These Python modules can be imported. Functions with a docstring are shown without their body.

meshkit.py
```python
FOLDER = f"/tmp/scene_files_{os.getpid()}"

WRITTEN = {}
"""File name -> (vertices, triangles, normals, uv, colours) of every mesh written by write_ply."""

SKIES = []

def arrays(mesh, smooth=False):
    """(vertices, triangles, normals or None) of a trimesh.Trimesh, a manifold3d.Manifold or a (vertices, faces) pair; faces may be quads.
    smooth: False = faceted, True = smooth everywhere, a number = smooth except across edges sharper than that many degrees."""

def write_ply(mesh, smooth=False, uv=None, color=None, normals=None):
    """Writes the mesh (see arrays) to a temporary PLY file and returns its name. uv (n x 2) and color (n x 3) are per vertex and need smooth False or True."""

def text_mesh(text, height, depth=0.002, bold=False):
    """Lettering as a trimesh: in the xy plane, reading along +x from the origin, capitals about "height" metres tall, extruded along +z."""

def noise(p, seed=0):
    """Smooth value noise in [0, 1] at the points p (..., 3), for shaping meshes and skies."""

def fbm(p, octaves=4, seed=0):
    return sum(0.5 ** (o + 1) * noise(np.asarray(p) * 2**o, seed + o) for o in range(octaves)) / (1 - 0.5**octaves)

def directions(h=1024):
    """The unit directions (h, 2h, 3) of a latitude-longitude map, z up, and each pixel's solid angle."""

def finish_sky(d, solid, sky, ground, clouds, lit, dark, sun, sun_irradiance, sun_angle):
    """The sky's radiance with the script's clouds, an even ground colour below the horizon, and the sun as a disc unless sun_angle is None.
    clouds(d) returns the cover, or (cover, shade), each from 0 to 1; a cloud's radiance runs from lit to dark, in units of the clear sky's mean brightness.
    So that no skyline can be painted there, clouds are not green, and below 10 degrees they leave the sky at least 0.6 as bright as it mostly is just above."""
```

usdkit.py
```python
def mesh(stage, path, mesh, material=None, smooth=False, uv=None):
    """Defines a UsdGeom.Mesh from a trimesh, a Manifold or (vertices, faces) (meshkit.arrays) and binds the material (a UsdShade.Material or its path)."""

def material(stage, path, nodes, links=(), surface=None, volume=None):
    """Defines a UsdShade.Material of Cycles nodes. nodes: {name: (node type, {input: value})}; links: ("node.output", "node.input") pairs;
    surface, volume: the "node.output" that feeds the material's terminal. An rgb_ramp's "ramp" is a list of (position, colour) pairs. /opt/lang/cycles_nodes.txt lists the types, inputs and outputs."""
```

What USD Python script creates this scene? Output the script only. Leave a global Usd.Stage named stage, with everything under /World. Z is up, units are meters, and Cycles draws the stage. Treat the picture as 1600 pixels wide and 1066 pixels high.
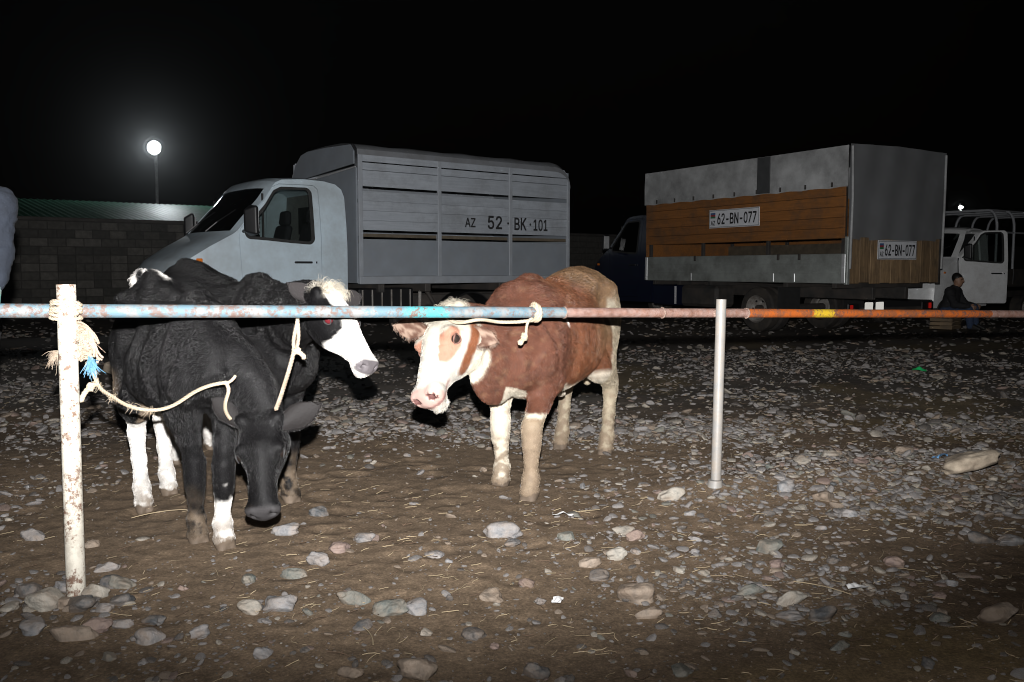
import math, numpy as np, trimesh, usdkit, meshkit
import manifold3d as m3
from scipy.interpolate import PchipInterpolator, CubicSpline
from pxr import Usd, UsdGeom, UsdLux, UsdShade, Gf, Sdf, Vt

stage = Usd.Stage.CreateInMemory()
UsdGeom.SetStageUpAxis(stage, UsdGeom.Tokens.z)
UsdGeom.Xform.Define(stage, '/World')
CAM_H, FOC, PITCH = 1.2, 1400.0, math.atan(113 / 1400.0)

# ---------------------------------------------------------------- camera, sky, light of the photographer's flash
cam = UsdGeom.Camera.Define(stage, '/World/camera')
cam.CreateFocalLengthAttr(31.5); cam.CreateHorizontalApertureAttr(36.0)
cam.AddTranslateOp().Set((0, 0, CAM_H)); cam.AddRotateXOp().Set(90 - math.degrees(PITCH))
cam.CreateExposureAttr(0.0)
sky = UsdLux.DomeLight.Define(stage, '/World/sky')
usdkit.material(stage, '/World/Looks/night_sky', {
    "s": ("sky_texture", {"sky_type": "single_scattering", "sun_disc": False, "sun_elevation": -0.03, "sun_rotation": 3.4}),
    "b": ("background_shader", {"strength": 0.0006})}, [("s.color", "b.color")], surface="b.background")
UsdShade.MaterialBindingAPI.Apply(sky.GetPrim()).Bind(UsdShade.Material.Get(stage, '/World/Looks/night_sky'))
for part, power, half, soft, wide in (('camera_flash', 1120.0, 30.5, 1.0, 1.9), ('camera_flash_spill', 50.0, 78.0, .6, 1.0)):   # the flash gun on the camera: its zoomed beam and the spill round it
    flash = UsdLux.SphereLight.Define(stage, '/World/' + part)
    flash.CreateRadiusAttr(.022); flash.CreateNormalizeAttr(True); flash.CreateIntensityAttr(power); flash.CreateColorAttr((1.0, 0.985, 0.975))
    flash.AddTranslateOp().Set((0, 0, 1.42)); flash.AddRotateZOp().Set(4.0); flash.AddRotateXOp().Set(90.3); flash.AddScaleOp().Set((wide, 1, 1))
    sh = UsdLux.ShapingAPI.Apply(flash.GetPrim()); sh.CreateShapingConeAngleAttr(half); sh.CreateShapingConeSoftnessAttr(soft)

# ---------------------------------------------------------------- helpers
rng = np.random.default_rng(7)
_names = {}
def numbered(path):
    k = _names.get(path, -1) + 1
    _names[path] = k
    return path if k == 0 else f'{path}_{k:03d}'
def tag(prim, label=None, cat=None, group=None, kind=None):
    for k, v in (('label', label), ('category', cat), ('group', group), ('kind', kind)):
        if v: prim.SetCustomDataByKey(k, v)
    return prim
def thing(name, label, cat, loc=(0, 0, 0), rotz=0.0, scale=None, group=None, kind=None):
    x = UsdGeom.Xform.Define(stage, numbered('/World/' + name))
    x.AddTranslateOp().Set(tuple(map(float, loc))); x.AddRotateZOp().Set(math.degrees(rotz))
    if scale: x.AddScaleOp().Set((scale, scale, scale))
    tag(x.GetPrim(), label, cat, group, kind)
    return str(x.GetPath())
def obj(name, mesh, mat, parent='/World', smooth=False, label=None, cat=None, group=None, kind=None, color=None):
    path = numbered(parent + '/' + name)
    m = usdkit.mesh(stage, path, mesh, MAT[mat], smooth=smooth)
    if color is not None:
        UsdGeom.PrimvarsAPI(m).CreatePrimvar('coat', Sdf.ValueTypeNames.Color3fArray, 'vertex').Set(Vt.Vec3fArray.FromNumpy(color.astype(np.float32)))
    tag(m.GetPrim(), label, cat, group, kind)
    return path
cat_ = trimesh.util.concatenate
def tri(m):
    if isinstance(m, m3.Manifold):
        a = m.to_mesh(); return trimesh.Trimesh(a.vert_properties[:, :3], a.tri_verts, process=False)
    return m
def bevel_box(x0, x1, y0, y1, z0, z1, b=0.0):
    if b <= 0:
        m = trimesh.creation.box([x1 - x0, y1 - y0, z1 - z0]); m.apply_translation([(x0 + x1) / 2, (y0 + y1) / 2, (z0 + z1) / 2]); return m
    P = []
    for sx in (0, 1):
        for sy in (0, 1):
            for sz in (0, 1):
                c = np.array([(x0, x1)[sx], (y0, y1)[sy], (z0, z1)[sz]]); d = np.array([1 - 2 * sx, 1 - 2 * sy, 1 - 2 * sz]) * b
                for k in range(3):
                    e = d.copy(); e[k] = 0; P.append(c + e)
    return trimesh.convex.convex_hull(np.array(P))
def tube(pts, r, sides=8, caps=True):
    p = np.asarray(pts, float); n = len(p); r = np.broadcast_to(r, (n,)).astype(float)
    t = np.gradient(p, axis=0); t /= np.linalg.norm(t, axis=1, keepdims=True) + 1e-12
    a = np.zeros_like(p); ref = np.array([0, 0, 1.0]) if abs(t[0, 2]) < .9 else np.array([1.0, 0, 0])
    for i in range(n):
        ref = ref - t[i] * ref.dot(t[i]); ref /= np.linalg.norm(ref) + 1e-12; a[i] = ref
    b = np.cross(t, a); an = np.arange(sides) * 2 * np.pi / sides
    v = (p[:, None] + r[:, None, None] * (np.cos(an)[None, :, None] * a[:, None] + np.sin(an)[None, :, None] * b[:, None])).reshape(-1, 3)
    i, j = np.meshgrid(np.arange(n - 1), np.arange(sides), indexing='ij'); j2 = (j + 1) % sides
    q = np.stack([i * sides + j, i * sides + j2, (i + 1) * sides + j2, (i + 1) * sides + j], -1).reshape(-1, 4)
    f = np.vstack([q[:, [0, 1, 2]], q[:, [0, 2, 3]]])
    if caps:
        v = np.vstack([v, p[0], p[-1]]); k = np.arange(sides); k2 = (k + 1) % sides; o = (n - 1) * sides
        f = np.vstack([f, np.stack([k2, k, np.full(sides, n * sides)], 1), np.stack([o + k, o + k2, np.full(sides, n * sides + 1)], 1)])
    return trimesh.Trimesh(v, f, process=False)
def spline(pts, n):
    p = np.asarray(pts, float); s = np.r_[0, np.cumsum(np.linalg.norm(np.diff(p, axis=0), axis=1))]
    return CubicSpline(s, p)(np.linspace(0, s[-1], n))
def rope_mesh(pts, r, pitch=.05, seed=0):
    p = np.asarray(pts, float); L = np.linalg.norm(np.diff(p, axis=0), axis=1).sum()
    n = max(12, int(L / .006)); c = spline(p, n)
    t = np.gradient(c, axis=0); t /= np.linalg.norm(t, axis=1, keepdims=True)
    ref = np.array([.3, .2, .93]); a = np.zeros_like(c)
    for i in range(n):
        ref = ref - t[i] * ref.dot(t[i]); ref /= np.linalg.norm(ref); a[i] = ref
    b = np.cross(t, a); s = np.linspace(0, L, n); out = []
    for k in range(3):
        ph = 2 * np.pi * (s / pitch + k / 3)
        out.append(tube(c + .52 * r * (np.cos(ph)[:, None] * a + np.sin(ph)[:, None] * b), .6 * r, 6))
    return cat_(out)
def fibres(starts, dirs, lens, r, seed, droop=.5, n=5):
    g = np.random.default_rng(seed); out = []
    for s, d, l in zip(starts, dirs, lens):
        u = np.linspace(0, 1, n)[:, None]; w = g.normal(size=3) * .18
        p = s + d * l * u + w * l * u ** 2 - np.array([0, 0, 1]) * droop * l * u ** 2
        out.append(tube(p, np.linspace(r, r * .4, n), 4))
    return cat_(out)
def ray(px, py):
    x, yd = (px - 800) / FOC, (py - 533) / FOC; c, s = math.cos(PITCH), math.sin(PITCH)
    return np.array([x, c - yd * s, -s - yd * c])
def P(px, py, D):
    d = ray(px, py); return np.array([0, 0, CAM_H]) + d * (D / d[1])
def G(px, py, z=0.0):
    d = ray(px, py); return np.array([0, 0, CAM_H]) + d * ((z - CAM_H) / d[2])
def smoothmesh(m, n=8):
    trimesh.smoothing.filter_taubin(m, iterations=n); return m

# ---------------------------------------------------------------- materials
MAT = {}
def mat(name, nodes, links, surface='p.BSDF'):
    MAT[name] = usdkit.material(stage, '/World/Looks/' + name, nodes, links, surface=surface)
def plain(name, col, rough=.6, var=.25, scale=6.0, bump=.0, bscale=60.0, metal=0.0, dirt=None, dirt_amt=.5, dscale=3.0, spec=.5, coord='object'):
    lo = [c * (1 - var) for c in col]; hi = [min(1, c * (1 + var)) for c in col]
    n = {"t": ("texture_coordinate", {}), "n": ("noise_texture", {"scale": scale, "detail": 6.0, "roughness": .6}),
         "r": ("rgb_ramp", {"ramp": [(0.3, lo), (0.7, hi)]}), "p": ("principled_bsdf", {"roughness": rough, "metallic": metal, "specular_ior_level": spec})}
    l = [(f"t.{coord}", "n.vector"), ("n.fac", "r.fac")]
    src = "r.color"
    if dirt:
        n["dn"] = ("noise_texture", {"scale": dscale, "detail": 8.0, "roughness": .7}); n["dr"] = ("rgb_ramp", {"ramp": [(.5 - .12, (0, 0, 0)), (.5 + .15, (dirt_amt,) * 3)]})
        n["mx"] = ("mix_color", {"b": dirt})
        l += [(f"t.{coord}", "dn.vector"), ("dn.fac", "dr.fac"), ("dr.color", "mx.fac"), (src, "mx.a")]; src = "mx.result"
    l.append((src, "p.base_color"))
    if bump:
        n["bn"] = ("noise_texture", {"scale": bscale, "detail": 5.0}); n["b"] = ("bump", {"strength": bump, "distance": .01})
        l += [(f"t.{coord}", "bn.vector"), ("bn.fac", "b.height"), ("b.normal", "p.normal")]
    mat(name, n, l)
def glow(name, col, strength):
    mat(name, {"e": ("emission", {"color": col, "strength": strength})}, [], surface='e.emission')
def wood(name, a, b, rough=.7, axis=(1, 14, 14), scale=2.5, grime=(.06, .05, .04), gamt=.6, vr=(.72, 1.2)):
    mat(name, {"t": ("texture_coordinate", {}), "o": ("object_info", {}), "m": ("mapping", {"scale": axis}), "n": ("noise_texture", {"scale": scale, "detail": 8.0, "roughness": .65, "distortion": .4}),
               "r": ("rgb_ramp", {"ramp": [(.3, a), (.7, b)]}), "h": ("hsv", {}), "mr": ("map_range", {"to_min": vr[0], "to_max": vr[1]}), "gn": ("noise_texture", {"scale": 2.6, "detail": 9.0, "roughness": .72}), "gr": ("rgb_ramp", {"ramp": [(.46, (0, 0, 0)), (.68, (gamt,) * 3)]}), "gm": ("mix_color", {"b": grime}), "p": ("principled_bsdf", {"roughness": rough}), "b": ("bump", {"strength": .4, "distance": .005})},
        [("t.object", "m.vector"), ("m.vector", "n.vector"), ("n.fac", "r.fac"), ("r.color", "h.color"), ("o.random", "mr.value"), ("mr.result", "h.value"), ("t.object", "gn.vector"), ("gn.fac", "gr.fac"), ("gr.color", "gm.fac"), ("h.color", "gm.a"), ("gm.result", "p.base_color"), ("n.fac", "b.height"), ("b.normal", "p.normal")])
def pane(name, tint):
    mat(name, {"f": ("fresnel", {"IOR": 1.5}), "t": ("transparent_bsdf", {"color": tint}), "g": ("glossy_bsdf", {"roughness": .02, "color": (1, 1, 1)}), "x": ("mix_closure", {})},
        [("f.fac", "x.fac"), ("t.BSDF", "x.closure1"), ("g.BSDF", "x.closure2")], surface='x.closure')
# coats read a colour painted on the hide
def coat(name, rough, spec, fuzz=0.0):
    mat(name, {"a": ("attribute", {}), "t": ("texture_coordinate", {}), "n": ("noise_texture", {"scale": 90.0, "detail": 3.0}), "b": ("bump", {"strength": .35, "distance": .004}),
               "p": ("principled_bsdf", {"roughness": rough, "specular_ior_level": spec, "sheen_weight": fuzz, "sheen_roughness": .4})},
        [("a.color", "p.base_color"), ("t.object", "n.vector"), ("n.fac", "b.height"), ("b.normal", "p.normal")])
    UsdShade.Shader.Get(stage, f'/World/Looks/{name}/a').CreateInput('attribute', Sdf.ValueTypeNames.String).Set('coat')
coat('hide', .6, .12)
coat('fur', .25, .40)
coat('ground_mud', .8, .25)
plain('hide_pink', (.13, .065, .05), rough=.6, var=.15)
plain('eye_ball', (.012, .008, .007), rough=.06, var=.1, spec=.8)
plain('eye_flash_shine', (.10, .012, .016), rough=.08, var=.1, spec=.8)  # reddish eye shine of the flash put into the eyeball colour
plain('eye_bull', (.02, .014, .012), rough=.08, var=.2, spec=.8)
plain('grey_paint_post', (.22, .22, .215), rough=.5, var=.10, scale=14, dirt=(.30, .25, .20), dirt_amt=.7, dscale=11, bump=.1)
plain('rust', (.17, .085, .06), rough=.75, var=.35, scale=30, bump=.4, bscale=140, dirt=(.30, .22, .20), dirt_amt=.6, dscale=26)
plain('weld', (.22, .15, .12), rough=.6, var=.4, scale=60, bump=.8, bscale=150)
plain('rope_fibre', (.37, .315, .235), rough=.85, var=.2, scale=60, dirt=(.40, .30, .2), dirt_amt=.6, dscale=25)
plain('rope_dirty', (.34, .28, .215), rough=.9, var=.25, scale=60, dirt=(.22, .15, .10), dirt_amt=.6, dscale=20)
plain('blue_twine', (.09, .22, .34), rough=.6, var=.25, scale=60)
plain('cab_paint', (.50, .60, .67), rough=.42, var=.06, scale=3, dirt=(.27, .28, .28), dirt_amt=.55, dscale=1.7, spec=.4)
plain('van_white', (.82, .84, .85), rough=.3, var=.04, scale=3, dirt=(.40, .38, .36), dirt_amt=.5, dscale=3)
plain('blue_paint', (.005, .008, .024), rough=.3, var=.1, scale=3)
plain('black_rubber', (.018, .018, .018), rough=.75, var=.3, scale=10, bump=.2)
plain('tyre_rubber', (.022, .020, .019), rough=.85, var=.4, scale=8, dirt=(.07, .058, .045), dirt_amt=.7, dscale=5)
plain('rim_metal', (.36, .35, .33), rough=.5, var=.25, scale=9, dirt=(.12, .09, .07), dirt_amt=.8, dscale=6)
plain('black_plastic', (.009, .009, .010), rough=.45, var=.2)
plain('chassis', (.028, .027, .026), rough=.75, var=.4, scale=5, dirt=(.075, .06, .05), dirt_amt=.7, dscale=4)
plain('seat_cloth', (.035, .035, .04), rough=.95, var=.3, scale=20)
plain('cab_lining', (.22, .22, .21), rough=.8, var=.15, scale=4)
plain('orange_lens', (.75, .20, .02), rough=.15, var=.15)
glow('red_reflector_glow', (1, .03, .02), .2)  # emission stands in for flash sent back by red reflectors
glow('white_reflector_glow', (1, .97, .9), .55)  # emission stands in for flash sent back by white reflector plates
glow('lamp_face', (.93, .97, 1.0), 9.0)
glow('lamp_far_face', (.95, 1, .97), 5.0)
plain('lamp_body', (.25, .26, .27), rough=.5)
plain('stencil', (.012, .012, .013), rough=.8, var=.3, scale=50)
plain('plate_white', (.72, .74, .78), rough=.4, var=.05)
plain('flag_blue', (.05, .14, .32), rough=.5); plain('flag_red', (.35, .04, .05), rough=.5); plain('flag_green', (.03, .18, .08), rough=.5)
plain('tarp_light', (.46, .47, .475), rough=.6, var=.18, scale=2.5, dirt=(.15, .15, .15), dirt_amt=.7, dscale=1.6, bump=.2, bscale=9)
plain('tarp_dark', (.175, .182, .19), rough=.6, var=.10, scale=2.0, dirt=(.13, .13, .13), dirt_amt=.4, dscale=1.4, bump=.25, bscale=6)
plain('patch_dark', (.055, .058, .06), rough=.6, var=.2)
plain('gate_metal', (.32, .345, .33), rough=.42, var=.18, scale=3, metal=.2, dirt=(.12, .12, .11), dirt_amt=.7, dscale=2.2)
plain('bright_metal', (.6, .61, .62), rough=.35, var=.1, metal=.4)
wood('orange_board', (.20, .078, .016), (.33, .128, .03), vr=(.85, 1.1))
wood('old_board', (.16, .10, .05), (.42, .28, .15), axis=(12, 12, 1))
wood('crate_wood', (.16, .11, .06), (.28, .2, .12))
wood('grey_board', (.27, .297, .333), (.35, .38, .42), rough=.6, grime=(.19, .20, .21), gamt=.6, vr=(.94, 1.06))
plain('grey_frame', (.27, .295, .33), rough=.55, var=.12, scale=5, dirt=(.25, .26, .27), dirt_amt=.5, dscale=6)
plain('grey_panel', (.21, .236, .268), rough=.5, var=.1, scale=3, dirt=(.2, .21, .22), dirt_amt=.45, dscale=5)
plain('inner_board', (.10, .08, .055), rough=.8, var=.3, scale=8)
plain('roof_canvas', (.17, .18, .195), rough=.6, var=.12, scale=4, dirt=(.1, .1, .1), dirt_amt=.5)
plain('block_grey', (.075, .071, .064), rough=.9, var=.3, scale=9, bump=.6, bscale=40)
plain('block_pale', (.11, .104, .094), rough=.9, var=.3, scale=9, bump=.6, bscale=40)
plain('block_dark', (.055, .053, .048), rough=.9, var=.3, scale=9, bump=.6, bscale=40)
plain('mortar', (.05, .047, .043), rough=.95, var=.3, scale=20)
plain('cap_stone', (.06, .055, .05), rough=.9, var=.3, scale=5)
plain('green_sheet', (.03, .22, .12), rough=.5, var=.15, scale=2, dirt=(.1, .25, .17), dirt_amt=.5, dscale=2)
plain('shed_wall', (.2, .19, .18), rough=.9)
plain('bow_steel', (.30, .31, .33), rough=.45, var=.15)
plain('jacket_blue', (.0135, .018, .028), rough=.9, var=.25, scale=12, bump=.5, bscale=38)
plain('teal_knit', (.06, .36, .32), rough=.9, var=.5, scale=45, dirt=(.5, .55, .55), dirt_amt=.9, dscale=40)
plain('jacket_black', (.012, .012, .014), rough=.85, var=.3, scale=20)
plain('trousers_dark', (.010, .010, .012), rough=.9, var=.3, scale=20)
plain('jeans_blue', (.03, .05, .10), rough=.9, var=.3, scale=20)
plain('skin', (.30, .17, .11), rough=.5, var=.1, scale=12)
plain('dark_hair', (.010, .008, .007), rough=.5, var=.3, scale=60)
plain('shoe_black', (.015, .014, .013), rough=.5)
pane('cab_glass', (.74, .77, .76))
# painted pipe: coats of old paint chipped down to primer and rust; one zone along its length has a second colour
def chipped(name, top, mid, under, seed, zone=None, x0=0.0, x1=0.0, amt=.5):
    n = {"t": ("texture_coordinate", {}), "m": ("mapping", {"location": (seed, seed * 2.0, 0)}), "n1": ("noise_texture", {"scale": 11.0, "detail": 12.0, "roughness": .75}), "n2": ("noise_texture", {"scale": 34.0, "detail": 12.0, "roughness": .8}), "n3": ("noise_texture", {"scale": 5.0, "detail": 8.0, "roughness": .7}),
         "r1": ("rgb_ramp", {"ramp": [(.44, mid), (.52, top)]}), "r2": ("rgb_ramp", {"ramp": [(.46 + .1 * amt, (0, 0, 0)), (.53 + .1 * amt, (1, 1, 1))]}), "mm": ("math", {"math_type": "multiply_add", "value2": .55}), "x": ("mix_color", {"b": under}),
         "b": ("bump", {"strength": .6, "distance": .004}), "p": ("principled_bsdf", {"roughness": .62, "specular_ior_level": .3})}
    l = [("t.object", "m.vector"), ("m.vector", "n1.vector"), ("m.vector", "n2.vector"), ("m.vector", "n3.vector"), ("n1.fac", "r1.fac"), ("n3.fac", "mm.value1"), ("n2.fac", "mm.value3"), ("mm.value", "r2.fac"), ("r2.color", "x.fac"), ("x.result", "p.base_color"), ("n2.fac", "b.height"), ("b.normal", "p.normal")]
    n["mm"][1]["value2"] = .5; n["r2"] = ("rgb_ramp", {"ramp": [(.72 + .1 * amt, (0, 0, 0)), (.80 + .1 * amt, (1, 1, 1))]})
    if zone:
        n |= {"s": ("separate_xyz", {}), "w": ("math", {"math_type": "multiply_add", "value2": .28}), "a0": ("map_range", {"from_min": x0 - .012, "from_max": x0 + .012, "clamp": True}), "a1": ("map_range", {"from_min": x1 - .012, "from_max": x1 + .012, "clamp": True}), "d": ("math", {"math_type": "subtract", "use_clamp": True}), "z": ("mix_color", {"b": zone})}
        l += [("t.object", "s.vector"), ("n2.fac", "w.value1"), ("s.x", "w.value3"), ("w.value", "a0.value"), ("w.value", "a1.value"), ("a0.result", "d.value1"), ("a1.result", "d.value2"), ("d.value", "z.fac"), ("r1.color", "z.a"), ("z.result", "x.a")]
    else: l.append(("r1.color", "x.a"))
    mat(name, n, l)
chipped('pipe_blue', (.10, .165, .20), (.185, .19, .19), (.125, .085, .072), 1.3, (.06, .28, .31), -.483 + .14, -.301 + .14, .30)
chipped('white_paint', (.52, .49, .42), (.43, .40, .34), (.14, .085, .06), 5.3, amt=.50)
chipped('pipe_orange', (.36, .085, .014), (.22, .07, .025), (.12, .06, .045), 2.2, (.50, .33, .02), 1.74 + .14, 1.89 + .14, .30)
STONE = {'grey': (.215, .218, .226), 'pale': (.33, .31, .27), 'dark': (.078, .083, .088), 'brown': (.235, .19, .15), 'reddish': (.205, .15, .135), 'greenish': (.135, .15, .138)}
for k, c in STONE.items():
    plain('stone_' + k, c, rough=.75, var=.5, scale=26, bump=.5, bscale=90, dirt=(.17, .125, .09), dirt_amt=.8, dscale=13)
plain('straw_yellow', (.34, .27, .17), rough=.8, var=.35, scale=3)
plain('twig_brown', (.11, .07, .045), rough=.9, var=.3, scale=3)
plain('paper_white', (.7, .7, .7), rough=.7, var=.1)
plain('plastic_green', (.02, .42, .12), rough=.3, var=.1)
plain('plastic_blue', (.20, .42, .70), rough=.3, var=.15)
plain('boulder', (.46, .39, .30), rough=.9, var=.25, scale=9, bump=.6, bscale=30, dirt=(.14, .10, .07), dirt_amt=.7, dscale=8)
# ---------------------------------------------------------------- ground
gr = np.random.default_rng(11)
_pits = []
for cx, cy, n, sx, sy in ((-1.2, 4.1, 70, .9, .7), (.2, 5.1, 70, .9, .8), (-.2, 3.6, 40, 1.8, .5), (-2.0, 4.6, 25, .6, .6)):
    for k in range(n):
        _pits.append((gr.normal(cx, sx), gr.normal(cy, sy), gr.uniform(.05, .085), gr.uniform(.003, .010)))
def ground_z(x, y):
    x = np.asarray(x, float); y = np.asarray(y, float)
    p = np.stack([x, y, np.zeros_like(x)], -1)
    far = np.clip((y - 9) / 10, 0, 1) * .6
    z = (meshkit.fbm(p * .55, 3, 3) - .5) * .10 * (1 - .5 * far)
    z += (meshkit.noise(p * 3.2, 5) - .5) * .009 + (meshkit.noise(p * 8.0, 6) - .5) * .0035 + (meshkit.noise(p * 21.0, 8) - .5) * .0028 + .055 * np.exp(-((y - 5.0 - .28 * (x - 1.4)) / .32) ** 2) * np.clip((x - .5) / .6, 0, 1) * np.clip((4.2 - x) / 1.2, 0, 1) * (.4 + 1.2 * meshkit.noise(p * 2.3, 12))
    for a, b, r, d in _pits:
        q = ((x - a) ** 2 + (y - b) ** 2) / r ** 2
        m = q < 6
        if np.any(m): z = z + np.where(m, d * (-np.exp(-q) + .45 * np.exp(-((np.sqrt(q) - 1.35) / .4) ** 2)), 0)
    return z
def gz(x, y): return float(ground_z(np.array([x]), np.array([y]))[0])
def bareness(x, y):       # 1 on the trodden mud round the animals, 0 on the stony ground
    b = np.exp(-((x + .25) / 1.9) ** 4 - ((y - 5.0) / 1.25) ** 4) + .8 * np.exp(-((x + 1.9) / .9) ** 2 - ((y - 4.0) / .8) ** 2) + .75 * np.exp(-((x - 2.9) / 1.2) ** 2 - ((y - 6.0) / .6) ** 2)
    return np.clip(b + (meshkit.noise(np.stack([x, y, 0 * x], -1) * 2.0, 31) - .5) * .5, 0, 1)
def axis(a, b, step, lo, hi, g=1.12):
    m = list(np.arange(a, b + 1e-6, step)); s = step
    while m[-1] < hi: s *= g; m.append(m[-1] + s)
    s = step
    while m[0] > lo: s *= g; m.insert(0, m[0] - s)
    return np.array(m)
gx, gy = axis(-3.2, 3.6, .016, -260, 260), axis(2.1, 7.4, .014, -120, 320, 1.035)
X, Y = np.meshgrid(gx, gy); Z = ground_z(X.ravel(), Y.ravel())
big = np.maximum(np.abs(X.ravel()) / 40, np.abs(Y.ravel()) / 60); Z = Z * np.clip(1.6 - big, 0, 1)
nx, ny = len(gx), len(gy)
I, J = np.meshgrid(np.arange(ny - 1), np.arange(nx - 1), indexing='ij'); k0 = (I * nx + J).ravel()
q = np.stack([k0, k0 + 1, k0 + nx + 1, k0 + nx], 1)
V = np.c_[X.ravel(), Y.ravel(), Z]
pv = np.c_[X.ravel(), Y.ravel(), 0 * Z]
n1, n2, n3 = meshkit.fbm(pv * 1.1, 4, 40), meshkit.fbm(pv * 6, 4, 44), meshkit.noise(pv * .7, 47)
mud = np.array([.205, .150, .103]); dark = np.array([.120, .086, .058]); grit = np.array([.150, .138, .126]); hay = np.array([.24, .175, .08])
bz = bareness(X.ravel(), Y.ravel())
gcol = mud + (dark - mud) * np.clip((n1 - .42) * 3, 0, 1)[:, None] * (1 - .6 * bz[:, None])
gw = np.clip((Y.ravel() - 6.3) / 1.6 + (n3 - .5) * 1.2, 0, 1) * (1 - np.clip(bz, 0, 1)) * .85
gcol += (grit - gcol) * gw[:, None]
hw = np.clip((meshkit.fbm(pv * .8 + 9, 3, 51) - .55) * 5, 0, .5) * (X.ravel() > .5)
gcol += (hay - gcol) * hw[:, None]
gcol *= (.8 + .4 * n2)[:, None]
mat('ground', {"a": ("attribute", {}), "t": ("texture_coordinate", {}), "n": ("noise_texture", {"scale": 16.0, "detail": 10.0, "roughness": .72}), "v": ("noise_texture", {"scale": 95.0, "detail": 4.0, "roughness": .7}),
               "r": ("rgb_ramp", {"ramp": [(.3, (.55, .54, .52)), (.6, (1.05, 1.04, 1.02)), (.72, (1.5, 1.5, 1.48))]}), "r2": ("rgb_ramp", {"ramp": [(.35, (.6, .6, .6)), (.6, (1.05, 1.05, 1.05)), (.74, (1.9, 1.85, 1.75))]}),
               "m1": ("mix_color", {"blend_type": "multiply", "fac": 1.0, "use_clamp": False}), "m2": ("mix_color", {"blend_type": "multiply", "fac": 1.0, "use_clamp": False}),
               "ad": ("math", {"math_type": "multiply_add", "value2": .35}), "b": ("bump", {"strength": .75, "distance": .0065}), "p": ("principled_bsdf", {"roughness": .85, "specular_ior_level": .2})},
    [("t.object", "n.vector"), ("t.object", "v.vector"), ("n.fac", "r.fac"), ("v.fac", "r2.fac"), ("a.color", "m1.a"), ("r.color", "m1.b"), ("m1.result", "m2.a"), ("r2.color", "m2.b"), ("m2.result", "p.base_color"),
     ("v.fac", "ad.value1"), ("n.fac", "ad.value3"), ("ad.value", "b.height"), ("b.normal", "p.normal")])
UsdShade.Shader.Get(stage, '/World/Looks/ground/a').CreateInput('attribute', Sdf.ValueTypeNames.String).Set('coat')
obj('ground', (V, q), 'ground', smooth=True, kind='structure', color=gcol)

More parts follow.
